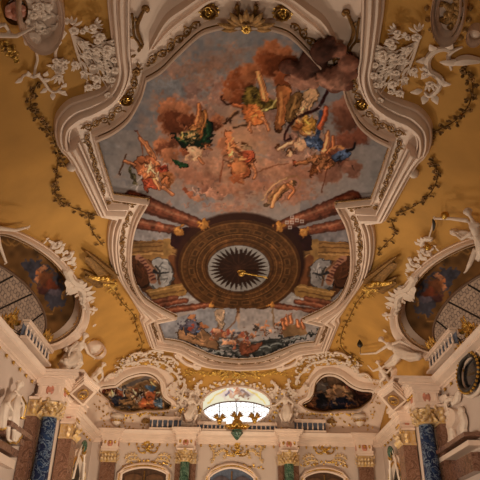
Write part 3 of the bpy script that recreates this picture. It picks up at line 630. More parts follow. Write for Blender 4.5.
# painted hall: dark void, columns, entablatures
PB, PR, PO = (34, 18, 12), (106, 50, 30), (112, 76, 38)
def quad(p, c, **k): cv.poly(p, c, warp=.3, **k)
for sg in (0, 1):
    f = (lambda q: q) if sg == 0 else (lambda q: [(481.5-a+.5, b+1) for a, b in q])
    quad(f([(132, 240), (160, 238), (178, 248), (190, 268), (192, 290), (176, 300), (150, 298), (134, 282), (129, 262)]), (62, 34, 18))
    quad(f([(137, 219), (176, 226), (180, 236), (168, 242), (132, 240)]), (110, 100, 98) if sg == 0 else (92, 84, 84))
    quad(f([(128, 242), (166, 239), (182, 246), (182, 258), (168, 262), (128, 256)]), PO, shade=.15)
    for yy in (243, 247, 252): LN(f([(130, yy), (166, yy-1), (180, yy+4)]), (70, 42, 20), .9)
    LN(f([(130, 254.5), (166, 253), (180, 257)]), (150, 108, 60), 1.2)
    quad(f([(163, 238), (171, 238), (173, 262), (164, 260)]), (120, 84, 42))
    # the barrel arch with its coffers, a pale opening behind it
    SP(f([(152, 262), (163, 258), (170, 266), (171, 280), (160, 288), (150, 282)]), (126, 120, 118) if sg == 0 else (112, 104, 102))
    SP(f([(126, 258), (136, 256), (145, 266), (149, 282), (140, 286), (130, 276)]), (58, 30, 16)); LN(f([(138, 257), (148, 265), (153, 280)]), (128, 82, 60), 6, 7)
    for q in range(8): LN(f([(139+q*1.8, 258+q*3.1), (143+q*1.8, 257+q*3)]), (62, 26, 22), 1.4, sm=False)
    LN(f([(146, 260), (156, 270), (160, 284)]), (90, 56, 34), 2); LN(f([(172, 258), (178, 268), (178, 284)]), (92, 50, 26), 8, 7); LN(f([(154, 271), (160, 273), (169, 272)]), (26, 24, 26), 3, 1); LN(f([(156, 266), (160, 272), (158, 279)]), (40, 34, 30), 2, 1.4)
    quad(f([(146, 290), (182, 283), (188, 287), (186, 295), (152, 299)]), (122, 86, 42), shade=.1); LN(f([(150, 296), (184, 290)]), (74, 44, 22), 1, sm=False); LN(f([(150, 292), (184, 285)]), (158, 116, 66), 1, sm=False)
    quad(f([(154, 300), (190, 295), (196, 300), (170, 306)]), (134, 126, 124))
    # painted red marble columns
    def pcol(a, b, wa, wb, cap=True):
        for t, c in ((1.15, (60, 28, 18)), (.92, (88, 42, 26)), (.5, (108, 54, 34)), (.2, (130, 78, 54))):
            o_ = (1-t)*wa*.16; LN(f([(a[0], a[1]-o_), (b[0], b[1]-o_*.6)]), c, wa*t, wb*t, sm=False, tex=.25)
        if cap: q = f([b])[0]; B(q[0], q[1], wb*.62, wb*.62, (150, 92, 34), rim=(74, 36, 16)); B(q[0]-.6, q[1]-.6, wb*.32, wb*.3, (178, 118, 52))
    if sg == 0: quad([(172, 232), (190, 226), (206, 228), (196, 242), (184, 254), (170, 244)], (34, 14, 14))
    else: quad([(278, 226), (296, 226), (312, 236), (312, 250), (296, 250), (284, 238)], (34, 14, 14))
    pcol((132, 199) if sg == 0 else (130, 198), (203, 225), 17, 9); pcol((120, 219), (178, 230), 12, 7)
    pcol((152, 306), (186, 300), 6, 4.5, False); pcol((158, 312), (211, 303.5), 6.5, 5); pcol((150, 302), (176, 297), 5, 4, False)
# the painted dial
B(240, 261, 65, 49, (38, 18, 12), .05, warp=.1, tex=.05)
cv.ring(239.5, 266, 61.5, 46.5, 0, 1, (70, 41, 18), tex=.25)
for (a, b, c) in ((.96, 1, (56, 30, 14)), (.93, .95, (92, 58, 27)), (.84, .85, (52, 28, 12)), (.71, .725, (52, 28, 12)), (.69, .70, (112, 72, 34)), (.63, .64, (56, 30, 14)), (.6, .61, (108, 68, 32)), (.54, .56, (50, 26, 12))): cv.ring(239.5, 266.4, 61.5, 46.5, a, b, c)
cv.ring(239.5, 266.4, 61.5, 46.5, .735, .83, (84, 52, 24), f=lambda a, r: ((np.abs(((a*24/(2*np.pi)) % 1)-.5) < .36)).astype(float))
cv.ring(239.5, 266.4, 61.5, 46.5, .755, .81, (54, 31, 14), f=lambda a, r: ((np.abs(((a*24/(2*np.pi)) % 1)-.5) < .27)).astype(float))
cv.ring(239.5, 266.4, 61.5, 46.5, .86, .92, (64, 36, 16), f=lambda a, r: ((np.abs(((a*60/(2*np.pi)) % 1)-.5) < .12)).astype(float))
cv.ring(239.5, 266.4, 61.5, 46.5, .64, .69, (60, 34, 16), f=lambda a, r: ((np.abs(((a*48/(2*np.pi)) % 1)-.5) < .12)).astype(float))
cv.ring(238.7, 268, 31.8, 23.6, 0, 1, (112, 106, 102)); cv.ring(238.7, 268, 31.8, 23.6, .965, 1, (60, 40, 28))
cv.ring(238.7, 268, 31.8, 23.6, 0, .95, (34, 18, 12), f=lambda a, r: (r < .60+.33*(1-2*np.abs(((a*32/(2*np.pi)) % 1)-.5))**.9).astype(float))
for k in range(16):
    a = k*math.pi/8; LN([(238.7, 268), (238.7+20*math.cos(a), 268+14*math.sin(a))], (52, 28, 18), 1, .6, sm=False)
for sg in (0, 1):
    f = (lambda q: q) if sg == 0 else (lambda q: [(481.5-a+.5, b+1) for a, b in q])
    pcol((132, 199) if sg == 0 else (130, 198), (203, 225), 15, 8); pcol((158, 312), (211, 304), 6, 4.5)
for (x, y) in ((292, 217), (287, 222), (292, 222), (297, 220), (290, 227), (302, 221)):   # small painted squares
    for p, q in (((-1.3, -1.3), (1.3, -1.3)), ((1.3, -1.3), (1.3, 1.3)), ((1.3, 1.3), (-1.3, 1.3)), ((-1.3, 1.3), (-1.3, -1.3))): LN([(x+p[0], y+p[1]), (x+q[0], y+q[1])], (164, 156, 150), .6, sm=False, warp=0)
# shore scene at the far edge
quad([(158, 318), (178, 317), (200, 309), (236, 308), (238, 330), (200, 336), (170, 340), (162, 336)], (112, 108, 112))
quad([(240, 308), (300, 310), (322, 318), (316, 336), (290, 336), (240, 330)], (122, 110, 106))
SP([(170, 336), (185, 340), (205, 350), (225, 356), (245, 358), (270, 353), (292, 342), (312, 336), (318, 330), (296, 338), (262, 342), (240, 352), (215, 350), (195, 342)], (44, 44, 42), tex=.4, warp=2)
for (x, y) in ((208, 348), (218, 352), (255, 350), (265, 347), (276, 344), (288, 340), (300, 337)): LN([(x-5, y+1), (x, y-1), (x+5, y)], (110, 112, 110), 1.3)
SP([(178, 330), (186, 327), (200, 328), (212, 338), (218, 348), (205, 346), (190, 342), (180, 338)], (116, 80, 52), shade=-.15); SP([(178, 326), (186, 320), (192, 316), (197, 320), (204, 328), (196, 331), (184, 330)], (62, 56, 66), tex=.4, warp=1.4); B(193, 318, 3, 2.6, (150, 92, 56)); B(191, 327, 3, 2, (130, 50, 34)); B(203, 325, 4, 3, (146, 84, 48)); B(198, 330, 3, 2, (70, 86, 120))
LN([(224, 311), (221, 320), (217, 327)], (96, 60, 36), 1.4); LN([(238, 312), (234, 322), (226, 330)], (96, 60, 36), 1.4); SP([(222, 328), (214, 312), (224, 310)], (146, 116, 92)); rr = random.Random(4)
for k in range(60):
    x = rr.uniform(212, 250); y = 331+rr.uniform(-3, 15)*(.5+(x-212)/60); c = rr.choice([(150, 90, 56), (120, 50, 36), (84, 50, 34), (170, 116, 84), (60, 56, 62), (96, 60, 38), (140, 66, 44)]); B(x, y, rr.uniform(1.4, 3.4), rr.uniform(1.2, 2.4), c, ang=rr.uniform(0, 3))
for k in range(30):
    x = rr.uniform(250, 300); y = 328+rr.uniform(-3, 8)-(x-250)*.06; c = rr.choice([(150, 90, 56), (50, 38, 32), (84, 50, 34), (170, 110, 74), (44, 40, 40)]); B(x, y, rr.uniform(1.2, 2.8), rr.uniform(1, 2), c, ang=rr.uniform(0, 3))
quad([(281, 326), (304, 322), (307, 334), (284, 337)], (104, 74, 46), shade=.15)
for (x, y) in ((286, 318), (290, 316), (297, 320), (302, 321), (283, 322)): limb([(x, y), (x+1, y+6)], 2.4, 3, (172, 98, 58)); B(x, y-2, 1.4, 1.4, (120, 62, 36))
LN([(273, 308), (273, 317), (273.5, 326)], (104, 78, 54), 1.8); SP([(240, 343), (250, 345), (262, 342), (254, 351), (242, 354)], (96, 48, 30))
# make the painting (albedo = what the photo shows over the light that falls there)
kk_ = (.12*(Y < 200))[..., None]; cv.a = np.clip((cv.a-.37)*(1+kk_)+.37-kk_*.1, .03, 1); cv.a = cv.a*.84+cv.a.mean(-1, keepdims=True)*.16
fr_ = patch('ceiling_fresco', grow(FPOLY, 1.012), 420, 620, .015, VC, canvas=cv.fn((1.62, 1.72, 1.84)), thick=.012)
tag(fr_, 'huge painted ceiling picture of flying figures, clouds and a dark round sundial', 'fresco')
# frame
ff = thing('fresco_frame', S(241, 362), 'huge scalloped cream frame with gilded scrollwork around the ceiling painting', 'frame')
patch('ornament_band', grow(outpoly, .985), 300, 420, .035, STUCCO, ff, holes=[grow(FPOLY, .995)], thick=.02)
PROF = [(0, 0), (0, .20), (.04, .26), (.12, .26), (.14, .12), (.19, .12), (.22, .30), (.30, .38), (.44, .40), (.50, .36), (.52, .24), (.58, .22), (.61, .30), (.72, .31), (.82, .25), (.85, .14), (.88, .13), (.90, .17), (.97, .15), (1, .08), (1, 0)]
for MIR in (1, -1): put(loft(bo, ou, PROF), 'outer_moulding', STUCCO, ff)
MIR = 1
IP = [(0, 0), (0, .20), (.18, .27), (.42, .25), (.5, .12), (.66, .12), (.72, .17), (.86, .15), (1, .03), (1, .0)]
def offs(poly, d):
    out = []; n = len(poly)
    for i in range(n):
        a = V(poly[max(0, i-1)]); b = V(poly[min(n-1, i+1)]); t = (b-a)
        t = t.normalized() if t.length > 1e-6 else V((1, 0)); nn = V((t.y, -t.x)); out.append((poly[i][0]-nn.x*d, poly[i][1]-nn.y*d))
    return out
inO = cat([(241.3, 16), (228, 16), (212, 18.5), (197, 25), (175, 45.5), (159.5, 61), (142.5, 71, 'C'), (139, 86.5), (134, 97), (125, 111), (110, 122.5), (90.5, 131, 'C'), (98.5, 161), (109.5, 196, 'C'), (141.5, 201, 'C'), (132, 217.5), (127, 243), (127.5, 271), (137.5, 295), (152, 307), (166, 314.5, 'C'), (153, 317, 'C'), (161, 340, 'C'), (180.5, 343), (196, 350), (216, 358.3), (241, 361)], 6)
for MIR in (1, -1): put(loft(inL, inO, IP), 'inner_moulding', STUCCO, ff)
for MIR in (1, -1):
    m_ = M(); tube(m_, [S(p[0], p[1], .15) for p in inL], .028, 5); put(m_, 'gilt_fillet', GOLDD, ff, label='thin gilded fillet')
# upper arc moulding of the band, ending in a pointed return
ti = cat([(241.3, -4), (228, -4), (211, -2), (193, 11), (171, 28), (153, 44.5)], 6); to = cat([(241.3, -17), (226, -17), (205, -14), (183, 0), (165, 14), (149, 43)], 6)
for MIR in (1, -1): put(loft(ti, to, [(0, 0), (0, .14), (.15, .2), (.3, .2), (.35, .13), (.6, .13), (.75, .24), (.92, .24), (1, .12), (1, 0)]), 'arc_moulding', STUCCO, ff)
MIR = 1
# ------------------------------------------------------------------ columns, pilasters, blocks
X1, Y1, Z1 = V((1, 0, 0)), V((0, 1, 0)), V((0, 0, 1))
def capital(P, r, h, parent, sq=1.0, dirs=range(8), mt=None):
    """leafy gilded capital: bell, two rows of leaves, corner scrolls, slab"""
    P = V(P); mt = mt or GILT; m_ = M()
    lathe(m_, P, [(r*1.0, 0), (r*1.14, .02*h), (r*1.14, .08*h), (r*.98, .1*h), (r*1.0, .4*h), (r*1.25, .85*h)], 16)
    for row, (z, L, W) in enumerate(((.06, .36, .46), (.28, .36, .46), (.5, .34, .42))):
        for k in range(11):
            a = (k+.5*row)*math.pi*2/11; d = V((math.cos(a), math.sin(a)*sq, 0))
            leaf(m_, P+d*r*1.0+Z1*h*z, (Z1+d*.42), d, h*L, r*W, .9, .5, 2)
    cap = put(m_, 'capital', mt, parent)
    for k in range(4):
        a = math.pi/4+k*math.pi/2; d = V((math.cos(a), math.sin(a)*sq, 0)); m_ = M(); c = P+d*r*1.42+Z1*h*.76
        pts = [c+d*(rr*math.cos(t))+Z1*(rr*math.sin(t)) for t, rr in [(-2.6-i*.55, r*(.34-.02*i)) for i in range(14)]]
        tube(m_, [P+d*r*.95+Z1*h*.35, P+d*r*1.05+Z1*h*.6]+pts, r*.085, 5); put(m_, 'volute', mt, cap)
    m_ = M(); box(m_, P+Z1*h*.95, (r*1.38, r*1.38*sq, h*.06)); put(m_, 'abacus', STUCCO, cap, False)
    for dx, dy in ((1, 0), (-1, 0), (0, 1), (0, -1)):
        if abs(dx)+abs(dy)*sq < .5: continue
        m_ = M(); flower(m_, P+V((dx, dy*sq, 0))*r*1.38+Z1*h*.92, V((dx, dy, 0)), r*.3, 5); put(m_, 'rosette', mt, cap)
    return cap
def column(x, y, r, zc0, zc1, mt, label, grp):
    t = thing('marble_column', (x, y, 0), label, 'column', grp); P = V((x, y, 0))
    m_ = M(); box(m_, P+Z1*.55, (r*1.5, r*1.5, .55)); put(m_, 'pedestal', BROWN, t, False)
    m_ = M(); lathe(m_, P+Z1*1.1, [(r*1.4, 0), (r*1.42, .08), (r*1.2, .14), (r*1.15, .2), (r*1.25, .26), (r*1.05, .32)], 24); put(m_, 'base', GOLD, t)
    m_ = M(); lathe(m_, P+Z1*1.42, [(r*1.05, 0), (r*1.06, .8), (r*1.04, 2.0), (r*.98, 3.4), (r*.92, zc0-1.42)], 32); put(m_, 'shaft', mt, t)
    capital((x, y, zc0), r*1.2, zc1-zc0, t)
    return t
def pilaster(x, y, hx, hy, zc0, zc1, face, mt, label, grp):
    """face = unit direction into the room"""
    t = thing('marble_pilaster', (x, y, 0), label, 'pilaster', grp); P = V((x, y, 0))
    m_ = M(); box(m_, P+Z1*.6, (hx+.05, hy+.05, .6)); put(m_, 'pedestal', BROWN, t, False)
    m_ = M(); box(m_, P+Z1*((zc0+1.2)/2), (hx, hy, (zc0-1.2)/2)); put(m_, 'shaft', mt, t, False)
    m_ = M(); h = zc1-zc0; f = V(face); s = f.cross(Z1); wd = hy if abs(f.x) > .5 else hx; dp = hx if abs(f.x) > .5 else hy
    box(m_, P+Z1*(zc0+h*.45), (hx*1.0, hy*1.0, h*.42)); box(m_, P+Z1*(zc0+.03), (hx*1.08, hy*1.08, .03))
    F0 = P+f*dp
    for row, z in enumerate((.06, .36)):
        for k in range(-2, 3):
            if row and abs(k) == 2: continue
            leaf(m_, F0+s*(wd*(k+.0)*.44)+Z1*(zc0+h*z), Z1+f*.4, f, h*.46, wd*.42, .5, .5, 3)
        for sg in (-1, 1):
            leaf(m_, P+s*wd*sg+f*dp*.4+Z1*(zc0+h*z), Z1+s*.4*sg, s*sg, h*.46, wd*.42, .5, .5, 3)
    cap = put(m_, 'capital', GILT, t)
    for sg in (-1, 1):
        m_ = M(); d = (f+s*sg).normalized(); c = F0+s*wd*sg*1.0+d*.05+Z1*(zc0+h*.78)
        tube(m_, [c-d*.12-Z1*h*.3]+[c+d*(rr*math.cos(q))+Z1*(rr*math.sin(q)) for q, rr in [(-2.6-i*.55, wd*(.34-.02*i)) for i in range(13)]], wd*.09, 5); put(m_, 'volute', GILT, cap)
    m_ = M(); box(m_, P+Z1*(zc1-.03)+f*.04, (hx*1.18, hy*1.18, .04)); put(m_, 'abacus', STUCCO, cap, False)
    return t
TR = [3]
def impost(c, h, z0, z1, face, top=8.06, wide=0):
    """entablature block breaking forward over a column, with pink marble inlays; part of the architecture"""
    TR[0] += 1; x, y = c; hx, hy = h; m_ = M(); f = V(face); s = f.cross(Z1)
    for (a, b, k) in ((z0, z0+.09, 1.04), (z0+.09, z0+.14, 1.1), (z0+.14, z1-.2, .96), (z1-.2, z1-.12, 1.06), (z1-.12, z1, 1.16)): box(m_, (x, y, (a+b)/2), (hx*k, hy*k, (b-a)/2))
    wd = hy if abs(f.x) > .5 else hx; dp = hx if abs(f.x) > .5 else hy
    for sg in (-1, 1):   # strips at both edges of the front
        box(m_, V((x, y, (z0+z1)/2))+f*dp*.97+s*wd*.78*sg, tuple(abs(a) for a in (f*.03+s*wd*.12+Z1*(z1-z0)*.3)))
    # slab breaking forward with the cornice
    T = top-z1
    for (a, b, k) in ((0, .16, .06), (.16, .38, .12), (.38, .72, .20), (.72, 1, .26)): box(m_, (x+wide*k*3.0/2, y, z1+T*(a+b)/2), (hx+k+wide*k*3.0/2, hy+k, T*(b-a)/2))
    for sg in (-1, 0, 1):
        box(m_, V((x+sg*hx*.72, y-hy*.98, (z0+z1)/2)), (hx*.10, hy*.05, (z1-z0)*.33))
    o = struct(m_, 'trim_%d' % TR[0], STUCCO, False)
    for ff, dd, ww in ((f, dp, wd), (s, wd, dp), (-s, wd, dp)):
        m_ = M(); ell(m_, V((x, y, (z0+z1)/2-.02))+ff*dd*.97, tuple(abs(a)+.001 for a in (ff*.03+ff.cross(Z1)*min(ww*.36, .14)+Z1*(z1-z0)*.27)), seg=14); q = put(m_, 'marble_inlay', ROSE, o); q['label'] = 'pink marble inlay'
    for sg in (-1, 0, 1):
        m_ = M(); P = V((x, y, z1-.26))+f*dp*1.05+s*wd*.62*sg; ell(m_, P, .055); leaf(m_, P, -Z1+f*.2, f, .13, .1, .2); put(m_, 'gilt_drop', GOLD, o)
    return o
for MIR, sd, od in ((1, 'left', ''), (-1, 'right', '')):
    column(-6.35, 20.6, .27, 6.40, 6.96, BLUE, 'blue veined marble column with gilded leafy capital on the %s side' % sd, 'blue marble columns')
    pilaster(-6.80, 20.45, .17, .42, 6.34, 6.96, (1, 0, 0), BROWN, 'brown marble pilaster directly behind the blue column on the %s' % sd, 'brown pilasters beside the blue columns')
    impost((-6.38, 20.62), (.42, .42), 6.96, 7.60, (1, 0, 0), 7.91, .55)
    pilaster(-6.68, 24.45, .26, .42, 6.45, 7.08, (1, 0, 0), BROWN, 'brown marble pilaster on the %s wall between blue column and room corner' % sd, 'brown pilasters on the side walls')
    impost((-6.68, 24.45), (.26, .38), 7.08, 7.50, (1, 0, 0))
    pilaster(-6.05, 29.78, .34, .15, 6.55, 7.12, (0, -1, 0), BROWN, 'brown marble pilaster at the %s corner of the end wall' % sd, 'brown pilasters in the far corners')
    impost((-6.05, 29.80), (.38, .20), 7.12, 7.74, (0, -1, 0))
    column(-2.42, 29.35, .235, 6.55, 7.12, GREEN, 'green marble column with gilded capital %s of the bright end window' % sd, 'green marble columns')
    for dx, wh in ((-.36, 'outer'), (.36, 'inner')):
        pilaster(-2.42+dx, 29.80, .13, .12, 6.55, 7.12, (0, -1, 0), BROWN, 'narrow brown pilaster strip at the %s edge of the %s green column' % (wh, sd), 'brown strips beside the green columns')
    impost((-2.42, 29.55), (.42, .42), 7.12, 7.74, (0, -1, 0))
MIR = 1
# diagonal soffit panels with gilded ovals beside the blue column blocks
for MIR in (1, -1):
    TR[0] += 1; m_ = M(); c = [onz(p[0], p[1], 7.52) for p in ((84, 378), (100, 391), (83, 409), (66, 394))]; cc = sum(c, V())/4
    for k, z0, z1 in ((1, .10, .17), (.9, .05, .10), (.8, 0, .05)):
        q = [cc+(a-cc)*k for a in c]; m_.add([a+Z1*z for z in (z0, z1) for a in q], [(3, 2, 1, 0), (4, 5, 6, 7)]+[(i, (i+1) % 4, 4+(i+1) % 4, 4+i) for i in range(4)])
    o = struct(m_, 'trim_%d' % TR[0], STUCCO, False)
    def ovr(k, z, r, nm, mt):
        m_ = M(); tube(m_, [cc+(c[0]-cc)*k*math.cos(t)+(c[1]-cc)*k*math.sin(t)*1.0-Z1*z for t in [i*math.pi/12 for i in range(25)]], r, 6); return put(m_, nm, mt, o)
    m_ = M(); q = [cc+(a-cc)*.62-Z1*.012 for a in c]; m_.add(q+[a+Z1*.01 for a in q], [(3, 2, 1, 0), (4, 5, 6, 7)]+[(i, (i+1) % 4, 4+(i+1) % 4, 4+i) for i in range(4)]); put(m_, 'sunk_panel', mat('shaded_panel_brown', (.30, .17, .10), .5, var=.2), o, False)  # panel coloured brown to stand in for shade under the soffit
    ovr(.30, .03, .035, 'gilt_ring', GOLD); m_ = M(); flower(m_, cc-Z1*.04, -Z1, .14, 6); put(m_, 'gilt_rosette', GOLD, o)
MIR = 1
# row of gilded drops hanging below the cornice
def drops(A, B, n, inn, name_label):
    A, B = V(A), V(B)
    for i in range(n):
        P = A.lerp(B, i/(n-1)); m_ = M(); ell(m_, P, (.05, .05, .06)); leaf(m_, P+V(inn)*.01, -Z1+V(inn)*.1, inn, .12, .09, .2); o = put(m_, 'gilded_drop', GOLD)
        tag(o, name_label, 'ornament', 'drops: ' + name_label[18:])
for s_, nm in ((-5.2, 'left'), (-1.75, 'middle'), (2.95, 'right')):
    drops((s_, 29.94, 7.46), (s_+(2.2 if nm != 'middle' else 3.5), 29.94, 7.46), 7 if nm != 'middle' else 9, (0, -1, 0), 'small gilded drop below the end wall cornice, %s bay' % nm)
for MIR, nm in ((1, 'left'), (-1, 'right')):
    drops((-6.94, 25.4, 7.46), (-6.94, 29.2, 7.46), 7, (1, 0, 0), 'small gilded drop below the %s side wall cornice' % nm)
    drops((-6.94, 16.0, 7.46), (-6.94, 19.9, 7.46), 7, (1, 0, 0), 'small gilded drop below the near run of the %s cornice' % nm)
MIR = 1
# ---- gallery parapets standing on the cornice
def balus(A, B, n, inn, label, ho=.60):
    A, B, inn = V(A), V(B), V(inn); t = (B-A).normalized(); L = (B-A).length; c = (A+B)/2
    def ab(v): return tuple(abs(x)+.0005 for x in v)
    r = thing('balustrade', c, label, 'balustrade', 'balustrades on the cornice')
    m_ = M(); box(m_, c+Z1*.04, ab(t*L/2+inn*.11+Z1*.04)); put(m_, 'plinth', STUCCO, r, False)
    m_ = M(); box(m_, c+Z1*(ho-.04), ab(t*L/2+inn*.12+Z1*.04)); box(m_, c+Z1*(ho-.1), ab(t*L/2+inn*.09+Z1*.03)); put(m_, 'hand_rail', STUCCO, r, False)
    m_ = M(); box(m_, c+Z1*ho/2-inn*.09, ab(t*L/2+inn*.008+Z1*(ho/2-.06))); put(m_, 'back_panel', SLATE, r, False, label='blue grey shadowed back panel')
    for i in range(n):
        P = A.lerp(B, (i+.5)/n)+Z1*.08; hh = ho-.2; m_ = M(); lathe(m_, P, [(.04, 0), (.04, .02), (.02, .04), (.045, hh*.32), (.04, hh*.45), (.02, hh*.75), (.02, hh*.85), (.04, hh*.93), (.04, hh)], 10); put(m_, 'baluster', STUCCO, r)
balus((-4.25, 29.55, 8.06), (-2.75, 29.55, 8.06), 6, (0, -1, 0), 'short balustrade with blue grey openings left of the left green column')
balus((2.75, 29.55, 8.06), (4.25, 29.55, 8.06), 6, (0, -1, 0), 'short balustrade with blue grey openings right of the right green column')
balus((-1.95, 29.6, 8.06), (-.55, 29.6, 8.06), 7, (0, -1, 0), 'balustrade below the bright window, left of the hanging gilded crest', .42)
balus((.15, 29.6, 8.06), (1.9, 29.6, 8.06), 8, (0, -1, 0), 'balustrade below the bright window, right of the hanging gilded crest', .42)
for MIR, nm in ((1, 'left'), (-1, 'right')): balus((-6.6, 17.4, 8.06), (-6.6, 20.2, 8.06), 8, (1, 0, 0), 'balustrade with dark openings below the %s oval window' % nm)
MIR = 1
# ---- arched cupboards and doorways on the end wall
def arch_pts(xa, xb, z0, zs, rise, n=14, ogee=0):
    L = [(xa, z0), (xa, zs)]
    for i in range(1, n):
        t = i/n; L.append((xa+(xb-xa)*t, zs+rise*(math.sin(math.pi*t)**.8)*(1+ogee*math.cos(2*math.pi*t))))
    return L+[(xb, zs), (xb, z0)]
def plate(m_, pts, y0, y1):
    n = len(pts); return m_.add([(x, y, z) for y in (y0, y1) for x, z in pts], [tuple(range(n-1, -1, -1)), tuple(range(n, 2*n))]+[(i, (i+1) % n, n+(i+1) % n, n+i) for i in range(n)])
def surround(m_, pts, y, w_, prof):
    vs_ = []; n = len(pts); K = len(prof)
    for i, (x, z) in enumerate(pts):
        a = V(pts[max(0, i-1)]); b = V(pts[min(n-1, i+1)]); t = (b-a).normalized(); nn = V((-t.y, t.x))
        for s, h in prof: vs_.append((x+nn.x*w_*s, y-h, z+nn.y*w_*s))
    m_.add(vs_, [(i*K+k, i*K+k+1, (i+1)*K+k+1, (i+1)*K+k) for i in range(n-1) for k in range(K-1)]); return m_
for (xa, xb, zs, ri, lab, dark) in ((-5.35, -3.3, 6.08, .26, 'arched walnut cupboard top in the left bay of the end wall', WOOD), (-1.25, .78, 5.98, .42, 'dark rounded doorway arch under the gilded crest in the middle bay', BLACK), (3.2, 5.0, 6.05, .26, 'arched cupboard top with dark opening in the right bay of the end wall', WOOD)):
    t = thing('arched_cupboard', ((xa+xb)/2, 29.8, 0), lab, 'cupboard'); P = arch_pts(xa, xb, .2, zs, ri)
    m_ = M(); plate(m_, P, 29.93, 29.99); put(m_, 'back_panel', WOOD if dark is WOOD else SLATE, t, False)
    m_ = M(); surround(m_, P, 29.98, .26, [(0, .02), (0, .16), (.2, .2), (.4, .14), (.6, .14), (.75, .22), (1, .16), (1, .0)]); put(m_, 'arched_surround', STUCCO, t)
    m_ = M(); surround(m_, arch_pts(xa-.12, xb+.12, 4, zs+.1, ri), 29.86, .05, [(0, .0), (0, .05), (1, .05), (1, 0)]); put(m_, 'gilt_edging', GOLD, t)
    for sx in (-1, 1):
        c = (xa+xb)/2+sx*(xb-xa)*.24; m_ = M(); plate(m_, arch_pts(c-(xb-xa)*.2, c+(xb-xa)*.2, .5, zs-.12, ri*.5), 29.86, 29.93); put(m_, 'door_leaf', mat('walnut_leaf', (.11, .05, .022), .4, var=.35, vscale=7) if dark is WOOD else mat('dusky_leaf', (.07, .05, .06), .5, var=.4, vscale=7), t, False)
    m_ = M(); tube(m_, [((xa+xb)/2, 29.84, z) for z in (.5, zs+ri-.12)], .03, 6); put(m_, 'centre_post', GOLDD, t)
for MIR, nm in ((1, 'left'), (-1, 'right')):
    t = thing('arched_doorway', (-6.9, 26.6, 0), 'dark arched opening with gilded stucco crest on the %s wall near the corner' % nm, 'doorway')
    ya, yb, zs = 26.0, 28.2, 5.75; P = arch_pts(ya, yb, .2, zs, .55)
    m_ = M(); n = len(P); m_.add([(x, y, z) for x in (-6.99, -6.94) for y, z in P], [tuple(range(n)), tuple(range(2*n-1, n-1, -1))]+[(i, n+i, n+(i+1) % n, (i+1) % n) for i in range(n)]); put(m_, 'dark_opening', BLACK, t, False)
    for nme, w_, h_, off_, mm in (('arched_surround', .34, .22, 0, STUCCO), ('gilt_edging', .06, .28, .02, GOLD)):
        m_ = M(); Q = arch_pts(ya-off_, yb+off_, .2, zs+off_, .55); vs_ = []; K = 5
        for i, (y, z) in enumerate(Q):
            a = V(Q[max(0, i-1)]); b = V(Q[min(len(Q)-1, i+1)]); tt = (b-a).normalized(); nn = V((-tt.y, tt.x))
            for s, h in ((0, 0), (0, h_), (.5, h_*.8), (1, h_), (1, 0)): vs_.append((-6.98+h, y+nn.x*w_*s, z+nn.y*w_*s))
        m_.add(vs_, [(i*K+k, (i+1)*K+k, (i+1)*K+k+1, i*K+k+1) for i in range(len(Q)-1) for k in range(K-1)]); put(m_, nme, mm, t)
    m_ = M()
    P0 = V((-6.7, 27.1, 6.45))
    for k in range(7): a = -1.2+k*.4; leaf(m_, P0, V((.15, math.sin(a), math.cos(a))), V((1, 0, .1)), .42, .16, .3, .3)
    put(m_, 'gilt_crest', GOLD, t)
    m_ = M(); ell(m_, P0+V((.05, 0, .32)), (.14, .2, .26)); put(m_, 'green_medallion', GREEN, t)
    for sy in (-1, 1):
        m_ = M(); Q = [P0+V((0, sy*(.2+.09*i), .1-.02*i*i+.04*math.sin(i))) for i in range(9)]; tube(m_, Q, .06, 6)
        for i in range(1, 9, 2): leaf(m_, Q[i], V((.1, sy*.5, .8)), V((1, 0, 0)), .26, .13, .3, .3)
        put(m_, 'scroll', WHITE, t)
# ---- candle sconces between column and pilaster
FLAME = bpy.data.materials.new('flame'); FLAME.use_nodes = True; fb = FLAME.node_tree.nodes['Principled BSDF']; fb.inputs['Emission Color'].default_value = (1, .55, .18, 1); fb.inputs['Emission Strength'].default_value = 14
for MIR, nm in ((1, 'left'), (-1, 'right')):
    P = V((-6.62, 22.3, 4.3)); t = thing('candle_sconce', P, 'small gilded wall sconce with lit candles behind the %s blue column' % nm, 'sconce')
    m_ = M(); ell(m_, P+V((-.3, 0, -.05)), (.05, .14, .22)); put(m_, 'wall_plate', GOLD, t)
    for dy in (-.22, .22):
        m_ = M(); tube(m_, [P+V((-.3, 0, -.1)), P+V((-.15, dy*.5, -.2)), P+V((0, dy, -.15)), P+V((0, dy, -.03))], .02, 6); put(m_, 'arm', GOLD, t)
        m_ = M(); lathe(m_, P+V((0, dy, -.04)), [(.02, 0), (.06, .03), (.06, .04), (.03, .05), (.03, .2), (.01, .21)], 10); put(m_, 'candle', STUCCO, t)
        m_ = M(); ell(m_, P+V((0, dy, .22)), (.03, .03, .07)); put(m_, 'flame', FLAME, t)
    l = bpy.data.lights.new('sconce_light', 'POINT'); l.energy = 14; l.color = (1, .6, .25); l.shadow_soft_size = .08; o = bpy.data.objects.new('sconce_light', l); C.objects.link(o); o.location = _mv(P+V((.12, 0, .3)))
MIR = 1
